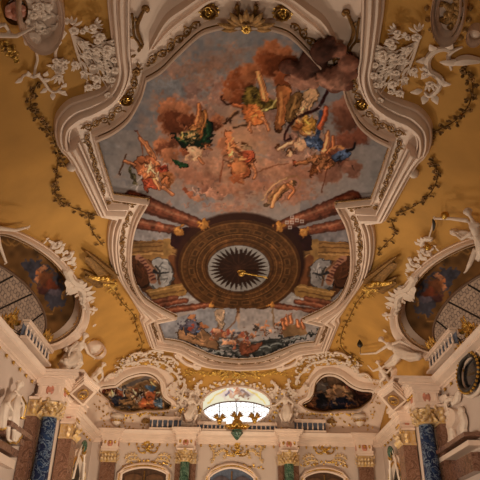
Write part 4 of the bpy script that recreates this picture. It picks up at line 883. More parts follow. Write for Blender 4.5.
# ------------------------------------------------------------------ stucco, gilding and figures on the vault (traced points lie on its surface)
def sleaf(m_, a, ang, L, W, d=.05, curl=.4, fold=.3, lobes=0):
    """leaf at pixel a pointing at screen angle ang (deg, 0=right, 90=up), sizes in metres"""
    P, n = hit(a[0], a[1]); q = hit(a[0]+3*math.cos(math.radians(ang)), a[1]-3*math.sin(math.radians(ang)))[0]; dd = q-P
    dd = dd-n*dd.dot(n)
    if dd.length < 1e-5: dd = n.orthogonal()
    leaf(m_, P+n*d, dd, n, L, W, curl, fold, lobes)
def px(a): return pxm(hit(a[0], a[1])[0])
def cscroll(m_, a, b, bulge, r, d=.06, sp=.28, leafy=True, seg=6):
    """C-shaped rocaille scroll from a to b, curled at both ends"""
    a, b = V(a), V(b); t = b-a; L = t.length; t = t/L; n = V((-t.y, t.x))*(1 if bulge > 0 else -1); h = abs(bulge); R = L*sp
    pts = []
    def sp_(c, sgn, st):
        return [(c.x+t.x*R*(1-i/12)*math.cos(st+sgn*i*.55)*.5+n.x*R*(1-i/12)*math.sin(st+sgn*i*.55)*.5, c.y+t.y*R*(1-i/12)*math.cos(st+sgn*i*.55)*.5+n.y*R*(1-i/12)*math.sin(st+sgn*i*.55)*.5) for i in range(11)]
    A = sp_(a+t*R*.5, -1, math.pi)[::-1]; B_ = sp_(b-t*R*.5, 1, 0)
    mid = [(a.x+t.x*L*s+n.x*h*math.sin(math.pi*s), a.y+t.y*L*s+n.y*h*math.sin(math.pi*s)) for s in (.12, .3, .5, .7, .88)]
    P = [S(p[0], p[1], d) for p in cat(A+mid+B_, 2)]; N = len(P)
    tube(m_, P, [r*(.45+.65*math.sin(math.pi*i/(N-1))) for i in range(N)], seg)
    if leafy:
        for s in (.2, .4, .6, .8):
            p = (a.x+t.x*L*s+n.x*h*math.sin(math.pi*s), a.y+t.y*L*s+n.y*h*math.sin(math.pi*s)); ang = math.degrees(math.atan2(-n.y, n.x))+(s-.5)*-60
            sleaf(m_, p, ang, r*4.2, r*2.6, d, .4, .3, 1)
    return m_
def sprig(m_, pts, n, L, W, r=.012, d=.05, seed=1, stem=None):
    """stem with leaves to both sides"""
    P = cat(pts, 8); (stem or m_); rr = random.Random(seed); tube(stem or m_, [S(p[0], p[1], d) for p in P], r, 5)
    for i in range(n):
        k = int((i+.5)/n*(len(P)-1)); a, b = P[max(0, k-1)], P[min(len(P)-1, k+1)]; ang = math.degrees(math.atan2(-(b[1]-a[1]), b[0]-a[0])); sd = 1 if i % 2 else -1
        sleaf(m_, P[k], ang+sd*rr.uniform(45, 85), L*rr.uniform(.8, 1.2), W*rr.uniform(.8, 1.2), d, rr.uniform(.2, .6), .35)
    return m_
def sflower(m_, p, r, d=.12, petals=5, seed=0):
    P, n = hit(p[0], p[1]); flower(m_, P+n*d, n, r, petals, seed)
# ---- gilded scrollwork on the frame band
def running(pts, hw, wl, r, seed=0, d=.075):
    """vine running along a band: wave with curled tendrils and leaves"""
    P = cat(pts, 10); D = [0]
    for a, b in zip(P, P[1:]): D.append(D[-1]+math.hypot(b[0]-a[0], b[1]-a[1]))
    T = D[-1]; n = max(2, round(T/wl)); rr = random.Random(seed)
    def at(s, w_):
        s = max(0, min(T-.01, s)); k = max(i for i in range(len(D)) if D[i] <= s); k = min(k, len(P)-2); f = (s-D[k])/(D[k+1]-D[k]+1e-9)
        a, b = P[k], P[k+1]; l = math.hypot(b[0]-a[0], b[1]-a[1])+1e-9; nx, ny = -(b[1]-a[1])/l, (b[0]-a[0])/l
        return (a[0]+(b[0]-a[0])*f+nx*w_, a[1]+(b[1]-a[1])*f+ny*w_)
    m_ = M(); Q = [at(T*i/(n*10), hw*.55*math.sin(2*math.pi*i/10*.5)) for i in range(n*10+1)]
    tube(m_, [S(q[0], q[1], d) for q in Q], r, 5)
    for k in range(n):
        s0 = T*(k+.5)/n; sg = 1 if k % 2 else -1
        sp = [at(s0+(wl*.42)*(1-i/15)*math.cos(math.pi+i*.62), sg*(-hw*.05+hw*.8*(1-i/15)*math.sin(i*.62+.3))) for i in range(14)]
        tube(m_, [S(q[0], q[1], d) for q in sp], r*.8, 5)
        for j in range(2):
            q = at(s0+wl*(j-.5)*.7, sg*hw*(.6-1.2*j)); sleaf(m_, q, rr.uniform(0, 360), r*5.5, r*2.6, d)
    return m_
BSEG = [[(200, 20.5), (186, 31), (174, 42), (160, 53), (147, 61)], [(137, 66), (134.5, 80), (127, 97)], [(121, 105), (109, 116), (95, 122), (83, 127)], [(86, 133), (93, 158), (104, 194)], [(112, 199), (136, 202.5)], [(131, 210), (124, 226), (121.8, 246), (125, 270), (133, 288), (144, 300), (158, 311)], [(152, 321), (157.5, 338)], [(166, 342), (182, 344.5), (196, 351), (214, 359.2), (238, 363)]]
HWS = [5.5, 5.5, 4.6, 3.4, 1.6, 3.2, 1.8, 1.3]
for MIR in (1, -1):
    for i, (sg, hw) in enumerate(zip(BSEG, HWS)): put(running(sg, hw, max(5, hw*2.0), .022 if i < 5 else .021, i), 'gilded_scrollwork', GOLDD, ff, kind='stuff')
    for (x, y, rx) in ((126, 97.5, 6.2), (209, 8.5, 8.8)):
        P, n = hit(x, y); u = (S(x+3, y)-P).normalized(); w_ = n.cross(u); R = rx*pxm(P); m_ = M()
        lathe(m_, P+n*.03, [(R*.2, .0), (R*.95, 0.0), (R*1.0, .07), (R*.92, .13), (R*.8, .12), (R*.72, .05), (R*.2, .04)], 24, n); rd = put(m_, 'medallion', GOLDD, ff)
        m_ = M()
        for k in range(12): a = k*math.pi/6; dd = u*math.cos(a)+w_*math.sin(a); leaf(m_, P+n*.1+dd*R*.85, dd, n, R*.4, R*.34, .3)
        tube(m_, [P+n*.1+(u*math.cos(t)+w_*math.sin(t))*(R*.5*(1-.4*math.sin(t*2.5))) for t in [i*.4 for i in range(17)]], R*.1, 5); ell(m_, P+n*.1, R*.22); put(m_, 'medallion_ornament', GOLD, rd)
    # long gilded shield ornament on the flat between the two mouldings
    m_ = M(); stube(m_, [(143, 42), (139, 34), (137, 24), (141, 14), (145, 6)], .045, .1, taper=True); stube(m_, [(143, 42), (141, 46), (138, 40), (134, 34), (133, 22), (132, 12)], .03, .08)
    stube(m_, spiral(145, 7, 4, .6, -1.4, 1.2), .03, .08)
    for (x, y, a) in ((134, 36, 140), (137, 20, 110), (141, 12, 60), (140, 44, 250), (136, 52, 200), (137, 60, 300), (143, 8, 20)): sleaf(m_, (x, y), a, .17, .08, .08)
    put(m_, 'gilded_scrollwork', GOLDD, ff, kind='stuff')
    for (x, y, r_) in ((136, 69, .12), (107.5, 200, .12), (132, 204, .08), (122, 240, .12)): m_ = M(); sflower(m_, (x, y), r_, .08, 7); put(m_, 'gilded_rosette', GOLDD, ff)
    m_ = M(); cscroll(m_, (176, 352), (200, 366), 4, .10, .1, leafy=False); put(m_, 'stucco_volute', STUCCO, ff)
    m_ = M(); ell(m_, S(71, 165, .1), .14, seg=12, rings=8); put(m_, 'stucco_bud', WHITE, ff)
MIR = 1
cr = thing('gilded_crest', S(247, 14), 'spiky gilded leaf crest at the top centre of the ceiling frame', 'ornament'); m_ = M()
for k in range(11):
    a = 180-k*18; sleaf(m_, (246.5+4*math.cos(math.radians(a)), 21), a, .50+.14*(k % 2), .15, .18, .5)
put(m_, 'leaf_fan', GOLDD, cr); m_ = M(); sflower(m_, (246.5, 19), .13, .3, 7); put(m_, 'rosette', GOLD, cr)
m_ = M(); cscroll(m_, (231, 18), (237, 3), 4, .035, .2); cscroll(m_, (256, 3), (263, 18), 4, .035, .2); put(m_, 'scroll', GOLDD, cr)
m_ = M(); stube(m_, [(233, 22), (240, 26), (247, 27.5), (254, 26), (261, 22)], .05, .16); put(m_, 'shell_edge', GOLDD, cr)
# ---- clouds modelled in relief that spill over the frame
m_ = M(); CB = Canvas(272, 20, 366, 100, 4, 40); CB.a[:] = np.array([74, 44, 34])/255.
LOB = ((288, 66, 10, .05), (303, 69, 13, .12), (324, 42, 14, .25), (314, 56, 15, .25), (339, 41, 9, .25), (341, 66, 13, .2), (349, 54, 11, .25), (330, 70, 14, .2), (347, 78, 8, .15), (310, 77, 10, .12), (330, 32, 7, .25), (352, 66, 8, .15), (298, 79, 10, .06), (335, 80, 9, .12), (288, 78, 5, .04), (303, 86, 6, .04), (314, 84, 6, .06))
for (x, y, r, dd) in LOB:
    P, n = hit(x, y); u = n.orthogonal().normalized(); R = r*pxm(P); ell(m_, P+n*(dd*.5+(.16 if x > 316 else 0)), (R, R, R*.42), (u, n.cross(u), n), 18, 10)
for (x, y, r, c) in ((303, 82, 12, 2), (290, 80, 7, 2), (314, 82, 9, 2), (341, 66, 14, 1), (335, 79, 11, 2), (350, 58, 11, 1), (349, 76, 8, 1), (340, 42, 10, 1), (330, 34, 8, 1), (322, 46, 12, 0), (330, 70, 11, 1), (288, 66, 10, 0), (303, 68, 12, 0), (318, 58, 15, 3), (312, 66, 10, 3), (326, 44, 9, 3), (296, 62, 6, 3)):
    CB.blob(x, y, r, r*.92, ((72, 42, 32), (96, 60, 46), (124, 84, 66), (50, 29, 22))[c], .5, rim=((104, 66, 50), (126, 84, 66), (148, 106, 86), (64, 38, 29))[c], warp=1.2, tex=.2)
cl = remesh('relief_cloud', m_, .04, VC, None, 4)
wv = [cl.matrix_world @ v.co + (cl.location if cl.matrix_world.translation.length < 1e-6 else V()) for v in cl.data.vertices]
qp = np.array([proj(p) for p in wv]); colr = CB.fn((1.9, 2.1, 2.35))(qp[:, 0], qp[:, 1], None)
cl.data.color_attributes.new('paint', 'FLOAT_COLOR', 'POINT').data.foreach_set('color', np.concatenate([colr, np.ones((len(colr), 1))], 1).astype(np.float32).ravel())
tag(cl, 'dark brown modelled cloud spilling over the upper right of the ceiling frame', 'cloud')
# gnomon
t = thing('gilded_pointer', S(241, 271), 'slim gilded pointer with a ball, standing out from the painted sundial', 'pointer')
m_ = M(); P, n = hit(241.5, 271.5); ell(m_, P+n*.1, (.13, .13, .1)); lathe(m_, P+n*.02, [(.17, 0), (.12, .05), (.05, .12)], 12, n); put(m_, 'hub', GOLD, t)
m_ = M(); tube(m_, [S(241.5, 271, .12), S(255, 273.6, .18), S(267, 276, .22)], [.035, .03, .025], 6); leaf(m_, S(263, 275.2, .22), S(270, 277, .22)-S(263, 275.2, .22), n, .22, .1); put(m_, 'needle', GOLD, t)
# ---- gilded eagles
for MIR, nm in ((1, 'left'), (-1, 'right')):
    t = thing('gilded_eagle', S(105, 277), 'gilded eagle with raised wing beside the %s flank of the ceiling frame' % nm, 'bird', 'gilded eagles')
    m_ = M()
    for (x, y, r, d) in ((93, 277, 2.2, .25), (97, 276, 2.8, .32), (102, 276, 3.4, .38), (107, 277, 3.6, .4), (112, 279, 3, .3), (115, 281, 2.2, .2), (91, 275, 1.8, .25), (88.8, 274.5, 1.3, .28)): P = S(x, y, d); ell(m_, P, r*pxm(P), seg=10, rings=7)
    tube(m_, [S(87.5, 274.4, .28), S(91, 275.4, .27), S(97, 276.3, .32), S(112, 279, .3)], [.08, .1, .13, .12], 8)
    tube(m_, [S(89, 274.5, .28), S(86.8, 274.4, .26), S(85.6, 275.2, .22)], [.05, .035, .01], 6); remesh('body', m_, .03, GOLD, t, 1)
    def wing(tip, root, n, nm_, w0, d, spread, mt):
        wm = M(); T_, R_ = V(tip), V(root); dr = T_-R_; nn = V((-dr.y, dr.x)).normalized(); L = dr.length
        for row in range(3):
            for i in range(n):
                s = i/(n-1); base = R_+dr*(s*.62)+nn*(spread*(row-1)*.25); tipd = (dr.normalized()*(1-.35*(1-s))+nn*spread*.045*(1-s)*(1 if row else -1)*1.2); ang = math.degrees(math.atan2(-tipd.y, tipd.x))
                sleaf(wm, (base.x, base.y), ang, pxm(S(base.x, base.y))*L*(.42-.07*row), pxm(S(base.x, base.y))*w0, d+.05*(2-row), .15, .2)
        tube(wm, [S(R_.x+dr.x*s, R_.y+dr.y*s, d+.05) for s in (0, .3, .6, .8)], [.12, .1, .07, .03], 6); put(wm, nm_, mt, t)
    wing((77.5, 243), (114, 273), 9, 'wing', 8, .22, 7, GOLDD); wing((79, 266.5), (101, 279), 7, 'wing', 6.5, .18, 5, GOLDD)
    m_ = M()
    for k in range(7): sleaf(m_, (109+k*1.4, 281), 285-k*16+20, .62, .13, .15, .2)
    put(m_, 'tail', GOLD, t); m_ = M()
    for k in range(4): sleaf(m_, (98+k*3, 279), 250+k*8, .3, .1, .2, .3)
    put(m_, 'talons', GOLD, t)
MIR = 1
# ---- gilded vines across the ochre vault
VL = {1: ([[(38, 81), (31, 96), (32, 108), (41, 121), (50, 132), (56, 145), (60, 155), (66, 166)], [(58, 160), (55, 187), (60, 200), (80, 210), (98, 215)], [(88, 214), (91, 228), (97, 238), (103, 245)], [(113, 288), (121, 301), (133, 314), (136, 326), (142, 345), (132, 358), (121, 363)], [(1, 43), (11, 50), (14, 60)]]),
      -1: ([[(463, 66), (473, 83), (468, 106), (454, 121), (438, 130), (427, 144)], [(430, 157), (438, 173), (430, 193), (410, 208), (396, 212)], [(391, 218), (395, 233), (386, 243), (377, 254)], [(367, 290), (357, 302), (350, 316), (343, 330), (341, 345), (352, 356), (364, 362)]])}
VN = ['beside the %s upper lobe of the frame', 'curving down beside the %s side of the frame', 'hanging down above the %s eagle', 'below the %s eagle', 'below the %s oval cartouche']
for sg, nm in ((1, 'left'), (-1, 'right')):
    for i, pts in enumerate(VL[sg]):
        r = thing('gilded_vine', S(*pts[len(pts)//2]), 'trailing gilded vine '+VN[i] % nm, 'vine'); L = sum(math.hypot(a[0]-b[0], a[1]-b[1]) for a, b in zip(pts, pts[1:]))
        sm = M(); m_ = M(); PQ = cat(pts, 10); tube(sm, [S(p[0], p[1], .03) for p in PQ], .013, 5); rq = random.Random(i+50); nn_ = int(L/(4.6 if i < 3 else 3.2))
        for q in range(nn_):
            kk = int((q+.5)/nn_*(len(PQ)-1)); a_, b_ = PQ[max(0, kk-1)], PQ[min(len(PQ)-1, kk+1)]; l_ = math.hypot(b_[0]-a_[0], b_[1]-a_[1])+1e-6; of = (1 if q % 2 else -1)*rq.uniform(1.4, 3.2); c_ = (PQ[kk][0]-(b_[1]-a_[1])/l_*of, PQ[kk][1]+(b_[0]-a_[0])/l_*of)
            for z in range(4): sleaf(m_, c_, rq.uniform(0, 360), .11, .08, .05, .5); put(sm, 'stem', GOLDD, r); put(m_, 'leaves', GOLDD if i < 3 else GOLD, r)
        m_ = M(); rr = random.Random(i); P = cat(pts, 6)
        for k in range(int(L/16)): p = rr.choice(P); q = (p[0]+rr.uniform(-3.5, 3.5), p[1]+rr.uniform(-3, 3)); sflower(m_, q, .085, .05, 5, k)
        put(m_, 'blossoms', GOLDD, r)
# ---- stucco flower bouquets on the upper vault
def inward(lst, k=1): return lst
for MIR, nm in ((1, 'left'), (-1, 'right')):
    r = thing('stucco_bouquet', S(90, 50), 'white stucco bouquet of fanned stems and flowers beside the %s upper frame' % nm, 'bouquet', 'stucco bouquets'); root = (71, 32)
    fl = [(87.5, 51), (96, 43), (106, 44), (103, 57), (114, 53), (115, 62), (108, 65), (92, 60), (95, 70), (82, 67), (74, 57), (87.5, 79), (97.5, 81), (114, 79), (108, 87), (105, 73), (112, 73), (73, 22), (82, 26), (93, 20), (100, 28), (80, 37), (97, 34), (107, 40), (64, 62), (58, 70)]
    for i, f in enumerate(fl):
        m_ = M(); s = .08+.025*((i*7) % 3); sflower(m_, f, s, .16+.04*(i % 3), 5 if i % 2 else 6, i)
        a = math.degrees(math.atan2(-(f[1]-root[1]), f[0]-root[0]))
        for j in (-1.2, -.4, .5, 1.3): sleaf(m_, (f[0]+1.5*math.sin(i+j), f[1]+1.5*math.cos(i*2+j)), a+j*32+(180 if i % 4 == 0 else 0), .22+.04*(i % 3), .062, .12, .5)
        put(m_, 'flower', WHITE, r)
        if i in (0, 3, 4, 5, 6, 7, 8, 13, 14, 15, 16, 12, 7, 9, 11):
            m_ = M(); mid = ((f[0]+root[0])/2+1.5*math.sin(i), (f[1]+root[1])/2); stube(m_, [root, mid, f], .016, .12); sleaf(m_, mid, a+40, .24, .06, .12); sleaf(m_, ((mid[0]+f[0])/2, (mid[1]+f[1])/2), a-35, .22, .06, .12); put(m_, 'stem', WHITE, r)
    m_ = M()
    for k in range(18): sleaf(m_, (74+(k*11) % 34, 34+(k*7) % 30), -30-(k*23) % 50, .30, .06, .12, .5)
    put(m_, 'long_leaves', WHITE, r)
    if MIR < 0: continue
    # loose rocaille scrolls
    t = thing('stucco_scroll', S(40, 78), 'long wavy stucco scroll with leaves below the upper left cartouche', 'scroll'); m_ = M()
    stube(m_, [(20, 77), (25, 73), (33, 75), (38, 74), (43, 79), (49, 88), (56, 90), (63, 83)], .04, .08, taper=True)
    for (x, y, a) in ((22, 76, 200), (28, 74, 100), (35, 75, 60), (42, 78, 20), (47, 86, 200), (52, 90, 270), (57, 90, 20), (62, 85, 60), (60, 88, 330), (44, 74, 70)): sleaf(m_, (x, y), a, .22, .11, .08, .5, .3, 1)
    put(m_, 'scroll', WHITE, t); m_ = M(); stube(m_, [(36, 50), (37, 58), (35, 66), (34, 73)], .03, .05); put(m_, 'tendril', WHITE, t)
    t = thing('stucco_sprig', S(57, 58), 'upright stucco sprig of small flowers between the upper left cartouche and bouquet', 'sprig'); m_ = M(); stube(m_, [(57, 43), (55, 52), (57, 62), (56, 72)], .035, .06)
    for i, (x, y) in enumerate(((55, 57), (59, 60), (62, 64), (54, 63), (60, 68), (64, 58), (57, 67))): sflower(m_, (x, y), .10, .1, 5, i); sleaf(m_, (x, y), i*57, .2, .08, .08)
    put(m_, 'sprig', WHITE, t)
MIR = 1
def ringpts(cx, cy, rx, ry, rot=0, n=40):
    c, s = math.cos(rot), math.sin(rot); return [(cx+rx*math.cos(t)*c-ry*math.sin(t)*s, cy+rx*math.cos(t)*s+ry*math.sin(t)*c) for t in [2*math.pi*i/n for i in range(n)]]
def ringmould(cx, cy, rx, ry, w_, rot=0, prof=None, mt=None, parent=None, name='frame_moulding', h=1):
    prof = prof or [(0, 0), (0, .08), (.2, .14), (.45, .2), (.7, .16), (.8, .22), (.95, .18), (1, .05), (1, 0)]; prof = [(a, b*h) for a, b in prof]
    return put(loft(ringpts(cx, cy, rx, ry, rot), ringpts(cx, cy, rx+w_, ry+w_, rot), prof, True), name, mt or STUCCO, parent)
# upper corner cartouches: big shell-edged ovals
t = thing('stucco_cartouche', S(42, 8), 'large stucco oval cartouche with modelled sprays in the upper left corner', 'cartouche')
ringmould(39, 6, 18, 32, 7, -.12, parent=t, h=1.7)
def plate_oval(cx, cy, rx, ry, rot, par, d=.05):
    q = ringpts(cx, cy, rx, ry, rot, 36); pm_ = M(); C0, n0 = hit(cx, cy); vs_ = [C0+n0*(d+.03)]
    for r_ in (.35, .7, 1.0):
        for p in q: P_, n_ = hit(cx+(p[0]-cx)*r_, cy+(p[1]-cy)*r_); vs_.append(P_+n_*d)
    f_ = [(0, 1+i, 1+(i+1) % 36) for i in range(36)]
    for k in range(2): f_ += [(1+k*36+i, 1+(k+1)*36+i, 1+(k+1)*36+(i+1) % 36, 1+k*36+(i+1) % 36) for i in range(36)]
    o = put(pm_.add(vs_, f_), 'field', STUCCO, par, True); sd_ = o.modifiers.new('thickness', 'SOLIDIFY'); sd_.thickness = .02; sd_.offset = 0
plate_oval(39, 6, 18.5, 32.5, -.12, t)
m_ = M(); rr = random.Random(3)
for k in range(26):
    x, y = 40+rr.uniform(-13, 12), 6+rr.uniform(-12, 22); sleaf(m_, (x, y), rr.uniform(0, 360), .22, .1, .08, .5)
for k in range(7): sflower(m_, (34+rr.uniform(-4, 12), 10+rr.uniform(-10, 18)), .10, .12, 5, k)
put(m_, 'modelled_spray', WHITE, t); m_ = M(); stube(m_, spiral(33, 37, 6.5, .8, 1.3, 2.4, .9), .09, .14); put(m_, 'scroll', WHITE, t)
m_ = M()
for (x, y) in ((60, 12), (65, 16), (60, 31), (57, 37), (62, 28), (59, 20)): sflower(m_, (x, y), .10, .14)
put(m_, 'edge_flowers', WHITE, t)
t = thing('oval_medallion', S(14, 6), 'small rosy medallion with dark gilded edge at the top left', 'medallion'); ringmould(14, 5, 10, 11, 3, 0, mt=GOLDD, parent=t); m_ = M()
P, n = hit(14, 5); u = n.orthogonal().normalized(); ell(m_, P+n*.02, (10*pxm(P), 10*pxm(P), .08), (u, n.cross(u), n), 20, 6); put(m_, 'field', STUCCO, t)
m_ = M(); sflower(m_, (14, 6), .26, .1, 6); put(m_, 'rosette', ROSE, t)
t = thing('stucco_cartouche', S(450, 10), 'oval stucco cartouche with dark gilded bush in the upper right corner', 'cartouche'); plate_oval(450, 4, 14.5, 30, .1, t); ringmould(450, 4, 10, 24, 3, .1, parent=t, h=1.2); ringmould(450, 4, 14.5, 30, 3.5, .1, parent=t, name='outer_moulding', h=1.5)
m_ = M()
for k in range(30): a = k*1.3; sleaf(m_, (453+rr.uniform(-6, 6), 12+rr.uniform(-14, 16)), math.degrees(a), .2, .13, .1)
put(m_, 'gilded_bush', GOLDD, t); m_ = M()
for k in range(20):
    a = 2*math.pi*k/20; sleaf(m_, (449+19*math.cos(a), 5+35*math.sin(a)), -math.degrees(a), .12, .14, .08)
put(m_, 'gilded_edge', GOLDD, t)
t = thing('oval_medallion', S(475, 33), 'plain rosy stucco medallion at the right edge below the corner', 'medallion'); ringmould(476, 32, 6, 7, 2.5, .4, parent=t); P, n = hit(476, 32); u = n.orthogonal().normalized(); m_ = M(); ell(m_, P+n*.02, (6*pxm(P), 6*pxm(P), .1), (u, n.cross(u), n), 18, 6); put(m_, 'field', WHITE, t)
t = thing('stucco_ring_scroll', S(440, 62), 'round open stucco scroll with fringed leaves below the upper right cartouche', 'scroll'); m_ = M()
stube(m_, [(452, 50), (444, 47), (434, 50), (428, 58), (429, 68), (436, 73), (441, 78), (438, 88), (430, 94), (425, 90)], .08, .08, taper=True); stube(m_, [(452, 68), (450, 60), (449, 54), (454, 49), (463, 45)], .05, .08, taper=True)
for (x, y, a) in ((436, 49, 120), (429, 57, 180), (430, 68, 220), (440, 80, 0), (434, 92, 300), (427, 92, 250), (423, 88, 180), (450, 60, 20), (448, 47, 60), (438, 74, 320)): sleaf(m_, (x, y), a, .3, .16, .08, .5, .3, 1)
put(m_, 'scroll', WHITE, t)
t = thing('stucco_horn', S(468, 60), 'long pointed stucco leaf reaching in from the right edge', 'leaf'); m_ = M(); stube(m_, [(455, 61), (462, 59), (470, 58), (482, 59)], .12, .1, taper=True); sleaf(m_, (463, 60), 170, .5, .16, .1); put(m_, 'leaf_horn', WHITE, t)
m_ = M()
# ---- rocaille around the side ovals
for MIR, nm in ((1, 'left'), (-1, 'right')):
    t = thing('stucco_rocaille', S(76, 283), 'lively stucco shellwork clinging to the %s oval frame near the eagle' % nm, 'rocaille', 'oval frame rocailles')
    for (a, b, g, r_) in (((66, 268), (83, 284), 5, .12), ((72, 284), (82, 300), -5, .11), ((50, 246), (60, 240), 3, .05), ((62, 258), (72, 250), 3, .05), ((80, 300), (96, 308), 3, .05)):
        m_ = M(); cscroll(m_, a, b, g, r_, .18); put(m_, 'scroll', WHITE, t)
    m_ = M(); rr = random.Random(8)
    for k in range(34): s = rr.random(); x, y = 48+s*40+rr.uniform(-4, 4), 238+s*66+rr.uniform(-4, 4)-12*math.sin(math.pi*s); sleaf(m_, (x, y), rr.uniform(0, 360), .2, .09, .1, .6)
    for (x, y) in ((70, 278), (78, 287), (74, 292), (84, 318), (90, 298), (92, 322), (60, 255)): sflower(m_, (x, y), .11, .16)
    put(m_, 'leaf_fringe', WHITE, t)
    t = thing('gilded_spray', S(42, 340), 'bright gilded spray of leaves on the sill of the %s oval window' % nm, 'ornament', 'gilded window sill sprays'); m_ = M()
    for k in range(34): sleaf(m_, (32+rr.uniform(-8, 16), 338+rr.uniform(-4, 4)), rr.uniform(20, 160), .34, .16, .04, .6)
    put(m_, 'leaf_spray', GOLD, t)
    t = thing('gilded_spray', S(12, 320), 'larger gilded leaf tuft in front of the %s oval window panes' % nm, 'ornament', 'gilded window tufts'); m_ = M()
    for k in range(24): sleaf(m_, (8+rr.uniform(-7, 7), 321+rr.uniform(-6, 5)), rr.uniform(0, 360), .36, .16, .0, .6)
    put(m_, 'leaf_spray', GOLD, t)
MIR = 1
# ---- figures
def fig(name, label, cat_, J, R, mt=WHITE, robe=None, hair=True, vox=.035, group=None, gold=None):
    """J: joints in (px,py,depth m); R: size in px of the head radius"""
    base = S(J['pelvis'][0], J['pelvis'][1], J['pelvis'][2]); t = thing(name, base, label, cat_, group); k = pxm(base)*R
    G = {a: S(*b) for a, b in J.items() if not isinstance(b, list)}; m_ = M()
    R *= 1.12; k = pxm(base)*R; n = hit(J['chest'][0], J['chest'][1])[1]; up = (G['chest']-G['pelvis']).normalized(); sd = up.cross(n).normalized(); n2 = sd.cross(up)
    # torso
    tube(m_, [G['pelvis']-up*k*.5, G['pelvis'], G['pelvis'].lerp(G['chest'], .5), G['chest'], G['chest']+up*k*.75], [k*.9, k*1.25, k*1.0, k*1.35, k*.8], 12)
    ell(m_, G['chest']+up*k*.35, (k*1.75, k*.8, k*.75), (sd, n2, up)); ell(m_, G['pelvis'], (k*1.4, k*1.0, k*1.0), (sd, n2, up))
    hd = G['head']; nk = G['chest']+up*k*.9; tube(m_, [nk-up*k*.3, nk.lerp(hd, .5), hd], [k*.55, k*.42, k*.42], 8)
    hu = (hd-nk).normalized(); hf = (EYE-hd); hf = (hf-hu*hf.dot(hu)).normalized(); hs = hu.cross(hf)
    ell(m_, hd+hu*k*.25, (k*.74, k*.86, k*1.02), (hs, hf, hu), 14, 10); ell(m_, hd+hu*k*.0+hf*k*.84, (k*.13, k*.2, k*.24), (hs, hf, hu))   # skull, nose
    ell(m_, hd-hu*k*.42+hf*k*.62, (k*.28, k*.2, k*.16), (hs, hf, hu))   # chin
    for s in (-1, 1): ell(m_, hd+hs*k*.74*s+hu*k*.1, (k*.1, k*.2, k*.24), (hs, hf, hu)); ell(m_, hd+hs*k*.3*s+hu*k*.42+hf*k*.72, (k*.24, k*.12, k*.09), (hs, hf, hu))   # ears, brows
    fin = M()
    for key in ('arm_a', 'arm_b'):
        if key in J:
            P = [S(*q) for q in J[key]]; L = len(P); rad = [k*.58, k*.44, k*.32] if L == 3 else [k*.5]+[k*(.5-.26*i/(L-1)) for i in range(1, L)]
            Q = []; rr_ = []
            for i in range(L-1):
                for s in (0, .5): Q.append(P[i].lerp(P[i+1], s)); rr_.append(rad[i]*(1-s)+rad[i+1]*s)
            tube(m_, Q+[P[-1]], rr_+[rad[-1]], 9); ell(m_, P[0], k*.55)
            dd = (P[-1]-P[-2]).normalized(); sx = dd.cross(n).normalized(); ell(m_, P[-1]+dd*k*.3, (k*.42, k*.36, k*.2), (dd, sx, dd.cross(sx)))
            for f_, ln in zip((-.3, -.1, .1, .3), (.5, .6, .56, .42)):
                b0 = P[-1]+dd*k*.55+sx*k*f_; tube(fin, [b0, b0+dd*k*ln*.5+sx*k*f_*.15, b0+dd*k*ln*.9-n*k*.14], [k*.1, k*.09, k*.06], 5)
            b0 = P[-1]+dd*k*.15+sx*k*.32; tube(fin, [b0, b0+sx*k*.25+dd*k*.15, b0+sx*k*.32+dd*k*.38], [k*.11, k*.1, k*.07], 5)
    for key in ('leg_a', 'leg_b'):
        if key in J:
            P = [S(*q) for q in J[key]]; Q = []; rr_ = []; rad = [k*.82, k*.56, k*.32]
            for i in range(2):
                for s in (0, .35, .7): Q.append(P[i].lerp(P[i+1], s)); rr_.append((rad[i]*(1-s)+rad[i+1]*s)*(1.08 if s == .35 and i else 1))
            tube(m_, Q+[P[2]], rr_+[rad[2]], 10); dd = (P[2]-P[1]).normalized(); f_ = (n*.8+dd*.3).normalized(); ell(m_, P[2]+f_*k*.35, (k*.65, k*.3, k*.24), (f_, f_.cross(dd).normalized(), dd))
    remesh('body', m_, min(vox, k*.2), mt, t, 2, fin)
    if hair:
        h = M()
        for q in range(16):
            a = q*2.4; e = .15+.8*(q/16); dv = (hs*math.cos(a)*math.sin(e*1.9)-hf*abs(math.sin(a))*math.sin(e*1.9)*.9+hu*math.cos(e*1.9)); ell(h, hd+hu*k*.28+dv*k*.82, k*.33, seg=7, rings=5)
        put(h, 'hair', mt, t)
    if robe:
        for ri, rb in enumerate(robe):
            m_ = M(); P = [S(*q[:3]) for q in rb]; W = [q[3]*pxm(base) for q in rb]; N = 26; K = 22; vs_ = []; PP_ = []
            c = cat([(p.x, p.y, p.z, w_) for p, w_ in zip(P, W)], 5); c3 = [V(q[:3]) for q in c]; T_, R_ = frames(c3)
            for i, q in enumerate(c):
                s = i/(len(c)-1)
                for j in range(K):
                    a = 2*math.pi*j/K; rad = q[3]*(1+.16*math.sin(a*5+s*3.2+ri)+.09*math.sin(a*9-s*5))*(1+.05*math.sin(s*14)); vs_.append(c3[i]+(R_[i][0]*math.cos(a)+R_[i][1]*math.sin(a))*rad)
            fs_ = [(i*K+j, i*K+(j+1) % K, (i+1)*K+(j+1) % K, (i+1)*K+j) for i in range(len(c)-1) for j in range(K)]+[tuple(reversed(range(K))), tuple((len(c)-1)*K+j for j in range(K))]
            m_.add(vs_, fs_); put(m_, 'robe', mt, t, True)
            if gold:
                m_ = M(); e = (len(c)-1)*K; tube(m_, [V(vs_[e+j % K]) for j in range(K+1)], k*.24, 5); tube(m_, [V(vs_[i*K+4])+(V(vs_[i*K+4])-c3[i])*.04 for i in range(len(c))], k*.22, 5); put(m_, 'gilded_hem', GOLD, t)
    return t
